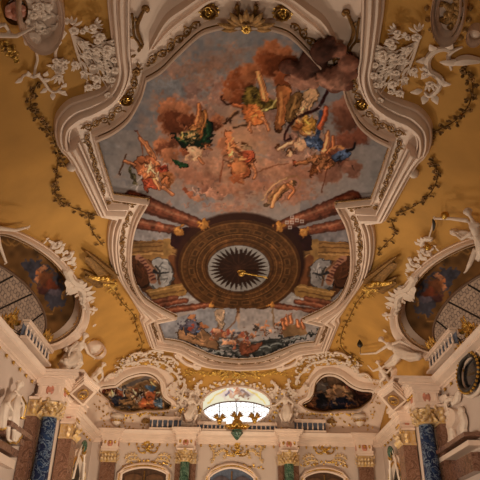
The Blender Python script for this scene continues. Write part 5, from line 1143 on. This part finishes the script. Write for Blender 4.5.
fig('stucco_woman', 'white stucco woman seated on the left cornice block holding an oval shield', 'statue', dict(head=(84, 335.5, .5), chest=(80, 344, .45), pelvis=(73, 355, .45), arm_a=[(83, 343, .5), (87, 352, .6), (94, 357, .5)], arm_b=[(76, 342, .5), (70, 347, .6), (67, 355, .6)], leg_a=[(73, 357, .5), (64, 359, .8), (66, 369, .7)], leg_b=[(75, 358, .5), (78, 364, .8), (72, 370, .7)]), 3.0, robe=[[(76, 350, .45, 4), (72, 356, .5, 6.5), (66, 361, .6, 6.5), (60, 364, .6, 3.5)], [(74, 355, .5, 5.5), (77, 362, .6, 5), (72, 368, .6, 3.5)], [(80, 342, .35, 3), (75, 347, .3, 4), (64, 349, .3, 2)]])
t = thing('oval_shield', S(94, 347), 'stucco oval shield held by the seated woman at left', 'shield'); ringmould(94, 347, 7.4, 6, 2, -.35, parent=t, h=1.4); P, n = hit(94, 347); u = (S(97, 346)-P).normalized(); m_ = M(); ell(m_, P+n*.1, (7.4*pxm(P), 6.4*pxm(P), .12), (u, n.cross(u), n), 20, 8); put(m_, 'field', WHITE, t)
m_ = M(); Q = ringpts(94, 347, 9.6, 8.2, -.35); tube(m_, [S(q[0], q[1], .18) for q in Q+Q[:1]], .03, 5); put(m_, 'gilt_edge', GOLD, t)
fig('stucco_cherub', 'small stucco cherub crouching left of the left corner painting', 'statue', dict(head=(102.5, 364, .4), chest=(99, 369, .35), pelvis=(93, 375, .35), arm_a=[(99, 370, .4), (95, 375, .5), (91, 379, .45)], arm_b=[(101, 370, .4), (102, 376, .5), (99, 380, .5)], leg_a=[(93, 376, .35), (97, 381, .6), (93, 386, .5)], leg_b=[(91, 376, .35), (90, 382, .6), (86, 386, .5)]), 2.4)
fig('stucco_cherub', 'stucco cherub figure at the lower right end of the left corner painting', 'statue', dict(head=(191, 393, .45), chest=(190, 400, .4), pelvis=(192, 408, .4), arm_a=[(187, 399, .45), (182, 396, .5), (184, 389, .5)], arm_b=[(193, 400, .45), (197, 405, .5), (200, 401, .5)], leg_a=[(190, 409, .4), (185, 414, .7), (187, 421, .6)], leg_b=[(194, 409, .4), (197, 415, .7), (194, 422, .6)]), 2.3, robe=[[(192, 404, .4, 3), (192, 410, .45, 5), (189, 417, .5, 4.5), (190, 422, .5, 3)]])
fig('stucco_cherub', 'stucco cherub right of the bright window, one arm reaching toward it', 'statue', dict(head=(284, 392, .45), chest=(285, 399, .4), pelvis=(286, 408, .4), arm_a=[(282, 400, .45), (275, 405, .5), (267, 406, .5)], arm_b=[(288, 399, .45), (293, 403, .5), (291, 409, .5)], leg_a=[(284, 409, .4), (280, 414, .7), (282, 421, .6)], leg_b=[(288, 409, .4), (291, 414, .7), (289, 421, .6)]), 2.3, robe=[[(286, 404, .4, 3), (287, 410, .45, 5.5), (286, 417, .5, 5), (287, 422, .5, 3)]])
fig('stucco_cherub', 'stucco cherub perched above the right end of the cornice, beside the right corner painting', 'statue', dict(head=(379, 362, .4), chest=(382, 368, .35), pelvis=(386, 375, .35), arm_a=[(380, 368, .4), (374, 370, .5), (370, 366, .45)], arm_b=[(384, 369, .4), (388, 372, .5), (392, 368, .5)], leg_a=[(386, 376, .35), (381, 381, .6), (383, 387, .5)], leg_b=[(388, 376, .35), (391, 382, .6), (394, 386, .5)]), 2.2)
fig('stucco_figure', 'reclining robed stucco figure at right stretching one arm to the left', 'statue', dict(head=(383, 339, .5), chest=(391, 345, .45), pelvis=(402, 350, .45), arm_a=[(388, 345, .5), (377, 352, .5), (362, 353, .4)], arm_b=[(394, 343, .5), (402, 340, .55), (409, 344, .5)], leg_a=[(402, 352, .5), (394, 360, .8), (384, 366, .6)], leg_b=[(404, 351, .5), (412, 357, .7), (420, 356, .5)]), 2.7, robe=[[(396, 346, .45, 4), (403, 351, .5, 6), (411, 355, .55, 5.5), (421, 356, .5, 3)], [(402, 351, .5, 5), (396, 359, .6, 4.5), (388, 364, .55, 2.8)]])
t = thing('hanging_lamp_bulb', S(360.5, 343), 'dark pear shaped pendant hanging in front of the ochre vault, right', 'pendant'); m_ = M(); P = S(360.5, 343, .4); lathe(m_, P, [(.02, .2), (.06, .12), (.12, .02), (.12, -.06), (.06, -.13), (.01, -.16)], 14); put(m_, 'pendant_body', BLACK, t); m_ = M(); tube(m_, [P-Z1*.14, S(361, 353, .42)], .012, 5); put(m_, 'cord', BLACK, t)
t = thing('ring_medallion', S(389, 371), 'round gilded medallion in a stucco ring below the reclining figure', 'medallion'); ringmould(390, 371.5, 5, 5, 2.4, parent=t, h=1.3); P, n = hit(390, 371.5); m_ = M(); u = n.orthogonal().normalized(); ell(m_, P+n*.1, (5*pxm(P), 5*pxm(P), .14), (u, n.cross(u), n)); put(m_, 'boss', GOLDD, t)
# limbs and figures entering from the edges
fig('stucco_figure', 'stucco figure reclining on the top of the left oval frame, arm pointing right', 'statue', dict(head=(-12, 214, .4), chest=(-8, 222, .4), pelvis=(-20, 232, .4), arm_a=[(-4, 227, .4), (14, 229, .45), (26, 226, .4)], arm_b=[(-6, 225, .4), (-2, 245, .45), (4, 261, .3)], leg_a=[(-20, 234, .4), (-34, 240, .5), (-48, 236, .4)], leg_b=[(-22, 236, .4), (-36, 246, .5), (-50, 246, .4)]), 4.2, vox=.05)
fig('stucco_figure', 'stucco figure stretching an arm past the upper left cartouche', 'statue', dict(head=(-14, 16, .5), chest=(-10, 28, .4), pelvis=(-26, 40, .4), arm_a=[(-3, 33, .4), (16, 34, .5), (31, 26, .4)], arm_b=[(-4, 24, .4), (4, 22, .5), (9, 30, .4)], leg_a=[(-26, 44, .4), (-40, 50, .5), (-54, 46, .4)], leg_b=[(-28, 46, .4), (-42, 56, .5), (-56, 60, .4)]), 4.6, vox=.05)
fig('stucco_figure', 'stucco figure leaning on the right oval frame with one arm held out', 'statue', dict(head=(470, 212, .5), chest=(476, 224, .5), pelvis=(482, 244, .45), arm_a=[(468, 219, .5), (452, 217, .5), (437, 217, .45)], arm_b=[(472, 232, .5), (463, 238, .6), (456, 232, .5)], leg_a=[(478, 248, .5), (472, 262, .7), (468, 270, .5)], leg_b=[(486, 248, .5), (490, 262, .6), (492, 276, .5)]), 3.8, robe=[[(478, 232, .45, 4), (483, 240, .5, 5), (484, 250, .5, 5), (480, 258, .5, 3)], [(453, 230, .25, 3), (460, 232, .3, 4), (470, 233, .3, 4), (478, 236, .3, 3)]], vox=.05)
for (x, y, r_, lb) in ((446, 214, 4.2, 'gilded ball beside the outstretched stucco arm at right'), (429, 246, 3.6, 'gilded ball on the rim of the right oval frame')):
    P = S(x, y, .45 if x > 440 else .3); m_ = M(); ell(m_, P, r_*pxm(P), seg=16, rings=10); tag(put(m_, 'gilded_ball', GOLD), lb, 'ball')
t = thing('stucco_rocaille', S(428, 241), 'curled stucco scroll behind the gilded ball on the right oval frame', 'rocaille'); m_ = M(); cscroll(m_, (422, 244), (433, 238), -4, .06, .2); stube(m_, [(430, 236), (433, 226), (434, 219)], .02, .3); put(m_, 'scroll', WHITE, t)
m_ = M(); stube(m_, [(434, 218), (435, 223), (434.5, 229)], .045, .4, taper=True); tag(put(m_, 'dark_cord', BLACK), 'short dark cord dangling from the stucco hand at right', 'cord')
# robed wall statue at the left edge, on its bracket
def wallP(px_, py_, d): return onx(px_, py_, -7.0+d)
_S = S
def S(px_, py_, d=0.0): return wallP(px_, py_, d) if USE_WALL else _S(px_, py_, d)
USE_WALL = True
_hit = hit
def hit(a, b): return (wallP(a, b, 0), V((1, 0, 0))) if USE_WALL else _hit(a, b)
fig('robed_statue', 'white robed statue with gilded hems standing on the left wall bracket', 'statue', dict(head=(19, 386, .4), chest=(16, 395, .35), pelvis=(12, 412, .35), arm_a=[(20, 396, .35), (22, 405, .5), (15, 411, .5)], arm_b=[(12, 395, .5), (8, 403, .6), (12, 410, .65)], leg_a=[(11, 416, .45), (14, 430, .55), (13, 440, .45)], leg_b=[(8, 416, .45), (8, 430, .5), (8, 440, .45)]), 3.9, robe=[[(17, 397, .4, 3.6), (14, 408, .45, 5.5), (12, 423, .45, 6.5), (14, 438, .4, 6)], [(14, 394, .45, 2.6), (8, 400, .5, 3.2), (4, 412, .5, 3.6), (2, 428, .45, 3)], [(20, 396, .5, 2.2), (24, 405, .55, 2.4), (22, 418, .55, 2.4)]], gold=True)
t = thing('wall_bracket', S(12, 446), 'brown stepped marble bracket under the robed statue', 'bracket')
for (a, b, dz, dp, nme, mt_) in (((-12, 426), (12, 438), .07, .62, 'top_slab', BROWN), ((-12, 433), (9, 443), .09, .45, 'middle_moulding', BROWN), ((-12, 444), (8, 454), .10, .3, 'lower_block', BROWN), ((-12, 456), (8, 465), .12, .2, 'foot_block', STUCCO)):
    A_, B_ = S(*a), S(*b); zc = B_.z; m_ = M(); y0, y1 = A_.y, B_.y; box(m_, (-7+dp/2+.01, (y0+y1)/2, zc), (dp/2, abs(y1-y0)/2, dz)); put(m_, nme, mt_, t, False)
USE_WALL = False
MIR = -1; USE_WALL = True   # mirrored tracing of the dark looking-glass group on the right wall
mq = lambda x: 482.6-x
t = thing('oval_mirror', S(mq(478), 361), 'dark oval mirror in a heavy frame with gilded beading at the right edge', 'mirror'); c0 = S(mq(480), 364); u = Y1; w_ = Z1
def rg(ry, rz, r, nme, mt_, dd=.2):
    m_ = M(); tube(m_, [c0+X1*dd+u*ry*math.cos(a)+w_*rz*math.sin(a) for a in [i*math.pi/18 for i in range(37)]], r, 8); return put(m_, nme, mt_, t)
m_ = M(); ell(m_, c0+X1*.08, (.06, .78, .46), seg=28); put(m_, 'mirror_glass', mat('dusky_mirror', (.03, .03, .035), .12, .6), t); rg(.8, .48, .07, 'frame', BLACK); rg(1.0, .64, .06, 'outer_rim', WHITE, .1)
m_ = M()
for k in range(30): a = 2*math.pi*k/30; ell(m_, c0+X1*.24+u*.9*math.cos(a)+w_*.56*math.sin(a), .045, seg=7, rings=5)
put(m_, 'gilded_beading', GOLD, t, kind='stuff'); m_ = M()
for k in range(9): a = -.2+k*.4; leaf(m_, c0+X1*.2-u*.3*(k-4)*.4+w_*.6, V((.3, math.cos(a), abs(math.sin(a)))), X1, .4, .2, .5)
put(m_, 'gilded_crest', GOLD, t)
t = thing('stucco_console', S(mq(456), 415), 'scrolled stucco console panel beside the dark mirror on the right wall', 'panel')
for (a, b, g) in (((mq(452), 398), (mq(460), 390), 3), ((mq(457), 403), (mq(453), 418), -4), ((mq(458), 420), (mq(455), 436), 4), ((mq(464), 384), (mq(459), 395), 3), ((mq(466), 400), (mq(470), 425), 4)):
    m_ = M(); cscroll(m_, a, b, g, .08, .12); put(m_, 'scroll', WHITE, t)
m_ = M()
for k in range(8): sleaf(m_, (mq(455)+random.Random(k).uniform(-3, 3), 397+k*5), 60+k*40, .3, .16, .12, .4, .3, 1)
pn = M(); q = [S(mq(x_), y_) for x_, y_ in cat([(450, 402), (456, 399), (465, 402), (467, 412), (463, 421), (466, 431), (458, 434), (453, 428), (455, 418), (451, 411)], 4, True)]; n_ = len(q); pn.add([p+X1*d_ for d_ in (.0, .16) for p in q], [tuple(range(n_)), tuple(range(2*n_-1, n_-1, -1))]+[(i, n_+i, n_+(i+1) % n_, (i+1) % n_) for i in range(n_)]); put(pn, 'back_plate', STUCCO, t)
put(m_, 'leaves', WHITE, t)
t = thing('wall_bracket', S(mq(462), 448), 'cream and brown marble bracket below the mirror at the right edge', 'bracket')
for (a, b, dz, dp, nme, mt_) in (((mq(492), 438), (mq(453), 449), .06, .5, 'top_slab', BROWN), ((mq(492), 444), (mq(457), 454), .07, .38, 'middle_moulding', STUCCO), ((mq(492), 458), (mq(462), 468), .26, .28, 'lower_block', BROWN)):
    A_, B_ = S(*a), S(*b); m_ = M(); box(m_, (-7+dp/2+.01, (A_.y+B_.y)/2, B_.z), (dp/2, abs(B_.y-A_.y)/2, dz)); put(m_, nme, mt_, t, False)
MIR = 1; USE_WALL = False
# ---- cartouche paintings in the two far corners
PLp = cat([(100, 392), (99, 387), (108, 385, 'C'), (115, 384), (122, 379), (130, 375), (142, 372.5), (152, 374.5), (159, 381), (161, 390), (164, 398), (171, 404), (169, 409, 'C'), (157, 410), (145, 409.5), (132, 411.5), (120, 410), (111, 405), (108, 398)], 5, True)
PRp = cat([(302.5, 404), (310, 399), (314, 391), (316, 382), (323, 374.5), (332, 373), (341, 376), (352, 384), (362, 388), (375, 390), (373, 397), (366, 403), (358, 408), (346, 409), (334, 410), (323, 411.5), (310, 409.5)], 5, True)
sf = patch('stucco_field', holes=[grow(ENDW, .99)], poly=[(86, 398), (92, 384), (104, 377), (122, 368), (150, 364), (170, 372), (180, 388), (200, 391), (236, 386), (275, 391), (300, 389), (316, 366), (345, 364), (366, 378), (382, 380), (388, 398), (378, 436), (86, 436)], na=420, nb=200, d=.03, mt=STUCCO, parent=None, thick=.03); sf['kind'] = 'structure'; sf.name = 'trim_40'
def accents(c, sd):
    r_ = random.Random(sd); x0, y0, x1, y1 = c.x0+5, c.y0+6, c.x0+c.W/c.k-5, c.y0+c.H/c.k-4
    for q in range(260):
        x, y = r_.uniform(x0, x1), y1-abs(r_.gauss(0, .45))*(y1-y0); a = r_.uniform(-.4, 1.6); L = r_.uniform(1.2, 4); i_ = int((y-c.y0)*c.k); j_ = int((x-c.x0)*c.k)
        if 0 <= i_ < c.H and 0 <= j_ < c.W: c.line([(x-L*math.cos(a), y-L*math.sin(a)), (x+r_.uniform(-1, 1), y), (x+L*math.cos(a), y+L*math.sin(a))], tuple(np.clip(c.a[i_, j_]*255*r_.choice((.45, .6, 1.3, 1.7)), 0, 225)), r_.uniform(.7, 1.7), .4)
def paint_left():
    c = Canvas(95, 366, 178, 416, 4, 21); c.a[:] = np.array([96, 66, 40])/255.*(1+.1*c.n2[..., None])
    c.poly([(112, 384), (124, 377), (146, 373), (158, 382), (150, 384), (128, 392), (118, 398)], (140, 104, 70), warp=1); c.line([(118, 392), (132, 383), (150, 376)], (92, 76, 66), 4); c.line([(126, 394), (140, 385), (156, 380)], (112, 74, 44), 3); c.blob(110, 388, 7, 4, (112, 62, 36)); c.blob(104, 390, 5, 3.5, (88, 40, 26)); c.blob(112, 394, 5, 3, (160, 120, 80))
    rr = random.Random(5)
    for k in range(70):
        x = rr.uniform(110, 162); y = 396+rr.gauss(0, 4.5)+(x-130)*.05; c.blob(x, y, rr.uniform(1.4, 3.6), rr.uniform(1, 2.4), rr.choice([(40, 38, 44), (66, 84, 104), (150, 80, 50), (124, 52, 34), (190, 142, 108), (96, 54, 32), (30, 24, 22), (176, 104, 64), (168, 150, 128)]), ang=rr.uniform(0, 3))
    c.spoly([(143, 398), (148, 390), (155, 393), (153, 401), (158, 407), (144, 409), (138, 405)], (164, 82, 46)); c.spoly([(112, 398), (118, 394), (124, 398), (122, 406), (114, 405)], (34, 32, 36)); c.spoly([(152, 402), (160, 399), (164, 404), (158, 408)], (84, 92, 98)); c.blob(151, 388, 4, 3.4, (62, 74, 88)); c.blob(149, 392, 1.8, 1.8, (196, 142, 104)); c.blob(133, 397, 2, 2, (196, 150, 112)); c.blob(125, 402, 7, 3, (118, 82, 50), ang=.2)
    accents(c, 5); return c
def paint_right():
    c = Canvas(298, 366, 382, 416, 4, 22); c.a[:] = np.array([62, 36, 22])/255.*(1+.15*c.n2[..., None])
    c.blob(332, 380, 12, 5, (92, 66, 46)); c.blob(322, 388, 6, 7, (82, 70, 60)); c.spoly([(320, 390), (328, 394), (338, 386), (350, 388), (352, 398), (344, 407), (340, 400), (330, 398), (318, 404)], (112, 78, 52)); c.spoly([(316, 398), (322, 393), (328, 398), (326, 408), (316, 408)], (26, 22, 24)); c.spoly([(330, 400), (344, 396), (356, 404), (346, 409), (330, 409)], (24, 24, 34)); c.line([(328, 392), (340, 386), (356, 400)], (150, 112, 76), 3); c.line([(336, 404), (334, 396), (342, 390)], (122, 90, 66), 2.4)
    c.blob(362, 396, 8, 5, (34, 18, 14)); c.line([(348, 386), (358, 392), (368, 396)], (66, 34, 24), 3); c.blob(306, 406, 5, 2.4, (88, 44, 24)); c.blob(328, 391, 2, 2, (168, 122, 88)); c.blob(310, 402, 4, 4, (108, 66, 38)); c.blob(341, 402, 3, 2, (88, 60, 60)); c.blob(352, 406, 5, 2, (96, 58, 34))
    accents(c, 6); return c
for (pp, cc, nm) in ((PLp, paint_left(), 'left'), (PRp, paint_right(), 'right')):
    q = patch('corner_fresco', grow(pp, 1.03), 170, 120, .05, VC, None, canvas=cc.fn((1.0, 1.2, 1.5) if nm == 'left' else (.8, .9, 1.1)), thick=.015)
    tag(q, ('brightly robed crowd in a curved painting, far left corner of the vault' if nm == 'left' else 'dark curved painting with shadowy figures, far right corner of the vault'), 'fresco')
    t = thing('cartouche_frame', S(*pp[20]), 'broad wavy cream frame around the painting in the far %s corner' % nm, 'frame', 'corner cartouche frames')
    gx, gy = sum(p[0] for p in pp)/len(pp), sum(p[1] for p in pp)/len(pp)
    def out(poly, d, dt):
        o = []
        for i, p in enumerate(poly):
            a, b = V(poly[i-3]), V(poly[(i+3) % len(poly)]); tt = (b-a).normalized(); nn = V((tt.y, -tt.x))
            k = dt if nn.y < 0 else d
            o.append((p[0]+nn.x*k, p[1]+nn.y*k))
        return o
    sgn = 1 if sum((pp[i][0]*pp[(i+1) % len(pp)][1]-pp[(i+1) % len(pp)][0]*pp[i][1]) for i in range(len(pp))) > 0 else -1
    po = out(pp, 2.0*sgn, 6.5*sgn)
    put(loft(pp, po, [(0, .02), (0, .22), (.15, .26), (.35, .2), (.5, .2), (.65, .3), (.85, .3), (1, .16), (1, 0)], True), 'frame_moulding', STUCCO, t)
    m_ = M(); tube(m_, [S(p[0], p[1], .24) for p in pp+pp[:1]], .028, 5); put(m_, 'gilt_edge', GOLDD, t)
    # crowning rocaille of scrolls and gilded leaves
    rr = random.Random(7 if nm == 'left' else 9); fx = (lambda x: x) if nm == 'left' else (lambda x: 476.5-x)
    for (a, b, g) in (((118, 372), (136, 362), 4), ((134, 364), (154, 360), 4), ((152, 361), (172, 370), 4), ((166, 368), (180, 384), 4), ((104, 380), (118, 374), 4), ((172, 384), (168, 397), -3), ((126, 362), (142, 352), 4), ((142, 355), (163, 352), 4), ((160, 356), (178, 364), 4)):
        m_ = M(); cscroll(m_, (fx(a[0]), a[1]), (fx(b[0]), b[1]), -g if nm == 'left' else g, .05, .2); put(m_, 'scroll', WHITE, t)
    m_ = M()
    for k in range(80):
        s = rr.random(); x = 112+s*70; y = 374-19*math.sin(math.pi*(s*.8+.12))+rr.uniform(-5, 7)
        sleaf(m_, (fx(x), y), rr.uniform(0, 360), .2, .1, .12, .5, .3, 1)
    put(m_, 'leafwork', WHITE, t); m_ = M()
    for k in range(40):
        s = rr.random(); x = 108+s*76; y = 371-17*math.sin(math.pi*(s*.8+.12))+rr.uniform(-6, 6)
        sleaf(m_, (fx(x), y), rr.uniform(0, 360), .15, .08, .22, .5)
    for k in range(26): x = 112+k*2.1; sleaf(m_, (fx(x), 412+1.5*math.sin(k)), 270+rr.uniform(-50, 50), .16, .1, .1, .4)
    for k in range(70): sleaf(m_, (fx(rr.uniform(102, 184)), rr.uniform(411, 429)), rr.uniform(0, 360), .13, .075, .06, .5)
    for k in range(40): sleaf(m_, (fx(170+rr.uniform(-3, 14)), rr.uniform(372, 425)), rr.uniform(0, 360), .13, .075, .1, .5)
    for k in range(30): sleaf(m_, (fx(98+rr.uniform(-6, 8)), rr.uniform(376, 412)), rr.uniform(0, 360), .13, .075, .1, .5)
    put(m_, 'gilded_leafwork', GOLD, t)
    t2 = thing('corner_bracket', S(fx(117), 417), 'gilded and stucco bracket below the %s corner painting' % nm, 'bracket', 'corner brackets'); m_ = M(); P = S(fx(117), 421, .3)
    lathe(m_, P, [(.05, -.25), (.18, -.15), (.26, 0), (.2, .12), (.34, .2), (.3, .3)], 12); put(m_, 'console', WHITE, t2); m_ = M()
    for k in range(12): a = k*math.pi/6; leaf(m_, P-Z1*.15, V((math.cos(a), math.sin(a), .8)), V((math.cos(a), math.sin(a), -.3)), .4, .18, .3)
    put(m_, 'gilded_leaves', GOLD, t2)
    m_ = M(); t3 = thing('gilded_mask', S(fx(146), 422), 'tiny dark gilded spread-winged ornament under the %s corner painting' % nm, 'ornament', 'winged ornaments')
    for k in range(8): sleaf(m_, (fx(146), 423), k*22.5+10, .26, .1, .1)
    put(m_, 'leaf_wings', GOLDD, t3)
# frill of stucco and gilding around the bright end window
t = thing('window_garland', S(236.5, 383), 'ring of stucco leaves and gilding around the bright end window', 'garland')
put(loft(ellipse(236.5, 406, 34.5, 19.5, 60), ellipse(236.5, 406, 37.2, 22, 60), [(0, 0), (0, .1), (.4, .16), (.8, .12), (1, .0)], True), 'inner_moulding', STUCCO, t)
m_ = M(); g = M(); rr = random.Random(12)
for k in range(120):
    a = 2*math.pi*k/120; ra = rr.uniform(1.06, 1.22); x, y = 236.5+37*ra*math.cos(a), 406+22*ra*math.sin(a)
    if y > 425: continue
    sleaf(m_ if k % 4 else g, (x, y), rr.uniform(0, 360), .22, .12, .06, .5, .3, 1)
put(m_, 'leafwork', WHITE, t); put(g, 'gilded_leafwork', GOLD, t)
for MIR_, nm in ((1, 'left'), (-1, 'right')):
    t = thing('stucco_rocaille', S(236.5-MIR_*47, 404), 'piled stucco shellwork on the %s of the bright end window' % nm, 'rocaille'); f = lambda x: 236.5-MIR_*(236.5-x)
    for (a, b, g) in (((178, 392), (184, 378), 3), ((176, 412), (190, 424), 3), ((199, 392), (202, 380), -3), ((180, 404), (176, 392), 3)): m_ = M(); cscroll(m_, (f(a[0]), a[1]), (f(b[0]), b[1]), g*MIR_, .05, .22); put(m_, 'scroll', WHITE, t)
    m_ = M(); g2 = M()
    for k in range(90): sleaf(m_ if k % 3 else g2, (f(188+rr.gauss(0, 6)), 404+rr.gauss(0, 10)), rr.uniform(0, 360), .2, .1, .15, .5, .3, 1)
    put(m_, 'leafwork', WHITE, t); put(g2, 'gilded_leafwork', GOLD, t)
# central gilded crest above the window with swags
t = thing('gilded_crest', S(237, 373), 'bright gilded crest above the end window under the big frame', 'ornament'); m_ = M()
for k in range(60): x = rr.gauss(0, 8); sleaf(m_, (237+x, 374-abs(x)*.1+rr.uniform(-4, 4)), 90-x*6+rr.uniform(-40, 40), .24, .11, .12, .6)
put(m_, 'leaf_spray', GOLD, t); m_ = M(); cscroll(m_, (218, 374), (230, 369), -3, .05, .15); cscroll(m_, (244, 369), (256, 374), -3, .05, .15); sflower(m_, (237, 371), .24, .3, 7); put(m_, 'scroll', GOLD, t)
for sg, nm in ((1, 'left'), (-1, 'right')):
    f = lambda x: 236.5-sg*(236.5-x); r = thing('gilded_swag', S(f(206), 373), 'string of small gilded flowers swagging %s from the central crest' % nm, 'swag', 'gilded swags'); m_ = M(); sm = M(); sprig(m_, [(f(220), 371), (f(207), 374), (f(196), 371), (f(186), 369)], 14, .15, .1, .014, .05, 4, sm); put(sm, 'stem', GOLD, r)
    for k in range(9): sflower(m_, (f(219-k*4), 372.5+1.5*math.sin(k)), .1, .06, 5, k)
    put(m_, 'leaves', GOLD, r)
# hanging crest below the window: green vase, gilded figures
t = thing('gilded_centrepiece', ony(237, 433, 29.3), 'green and gilded pendant crest hanging in front of the cornice below the end window', 'ornament'); c = ony(237, 432, 29.2)
m_ = M(); lathe(m_, c-Z1*.35, [(.03, -.02), (.08, .03), (.16, .14), (.27, .30), (.22, .40), (.26, .44)], 16, flute=(.08, 8)); put(m_, 'green_vase', GREEN, t)
m_ = M(); ell(m_, c+Z1*.28, (.62, .12, .13)); ell(m_, c+Z1*.42, (.25, .14, .2)); 
for k in range(16): a = k*.4; leaf(m_, c+Z1*.2+X1*(k-8)*.075, V((math.sin(a)*.6, -.4, -.3+.6*(k % 2))), V((0, -1, 0)), .3, .14, .4)
put(m_, 'gilded_base', GOLD, t)
for (x, y, s, lb) in ((219.5, 420, 1, 'gilded_bird'), (254.5, 419, -1, 'gilded_bird'), (237, 418, 1, 'gilded_bird')):
    P = ony(x, y, 29.3); b = thing('gilded_finial_bird', P, 'small gilded winged bird on the %s of the window sill' % ('left' if x < 230 else 'right' if x > 245 else 'middle'), 'bird', 'gilded birds on the sill'); m_ = M(); ell(m_, P, (.16, .1, .12)); ell(m_, P+V((-.12*s, -.05, .14)), .07); tube(m_, [P+V((-.12*s, -.05, .14)), P+V((-.22*s, -.06, .12))], [.03, .01], 5); ell(m_, P-Z1*.13, (.1, .08, .1)); put(m_, 'body', GOLD, b)
    for ss in (-1, 1):
        m_ = M()
        for k in range(4): leaf(m_, P+V((.04*ss, 0, .04)), V((ss*(.8-.15*k), .1, .3+.25*k)), V((0, -1, 0)), .34, .1, .1)
        put(m_, 'wing', GOLD, b)
# ---- reliefs above the arches on the end wall
def endrel(cx, cy, w_, label, style):
    t = thing('wall_relief', S(cx, cy), label, 'relief')
    spec = [((cx-w_*.95, cy+9), (cx-w_*.45, cy+6), -2.2), ((cx+w_*.45, cy+6), (cx+w_*.95, cy+9), -2.2), ((cx-w_*.9, cy+13), (cx-w_*.3, cy+11), -2.4), ((cx+w_*.3, cy+11), (cx+w_*.9, cy+13), -2.4)]
    if style: spec = [((cx-w_*.95, cy+10), (cx-w_*.95, cy-6), 2.5), ((cx+w_*.95, cy-6), (cx+w_*.95, cy+10), 2.5), ((cx-w_*.9, cy-5), (cx-w_*.35, cy-9), -2.5), ((cx+w_*.35, cy-9), (cx+w_*.9, cy-5), -2.5), ((cx-w_*.5, cy+6), (cx-w_*.15, cy+2), -2), ((cx+w_*.15, cy+2), (cx+w_*.5, cy+6), -2), ((cx-w_*.75, cy+3), (cx-w_*.4, cy-2), -2), ((cx+w_*.4, cy-2), (cx+w_*.75, cy+3), -2)]
    for a, b, g in spec: m_ = M(); cscroll(m_, a, b, g, .035, .05, leafy=True); put(m_, 'scroll', GILT, t)
    for sg in (-1, 1): m_ = M(); cscroll(m_, (cx+sg*2, cy+3), (cx+sg*w_*.42, cy-3), sg*3, .03, .08, leafy=False); cscroll(m_, (cx+sg*3, cy-1), (cx+sg*5, cy-6), sg*2, .025, .08, leafy=False); put(m_, 'gilded_scroll', GOLD, t)
    m_ = M(); rr = random.Random(int(cx))
    for k in range(13): sleaf(m_, (cx+rr.uniform(-3, 3), cy-3+rr.uniform(-5, 5)), rr.uniform(0, 360), .16, .09, .08)
    sflower(m_, (cx, cy-8), .12, .08); sflower(m_, (cx, cy), .14, .1)
    for k in range(26): x = cx+w_*(k/12.5-1); sleaf(m_, (x, cy+15.5-3.5*math.cos((x-cx)/w_*1.6)), rr.uniform(0, 360), .13, .08, .06)
    put(m_, 'gilded_leaves', GOLD, t)
endrel(148, 450, 24, 'gilded crest and pale scrolls over the left arch of the end wall', 0)
endrel(324.5, 451, 23, 'gilded crest and pale scrolls over the right arch of the end wall', 0)
endrel(237, 453, 27, 'large latticed scroll relief with gilded urn over the middle arch', 1)
for o in list(bpy.data.objects):
    if o.parent and o.name.split('.')[0] in ('leafwork', 'leaf_fringe', 'gilded_leafwork', 'gilded_leaves', 'leaves', 'blossoms', 'long_leaves', 'gilded_edge', 'gilded_bush', 'modelled_spray', 'leaf_spray', 'edge_flowers'): o['kind'] = 'stuff'
    for k in ('_o', '_k'):
        if k in o: del o[k]
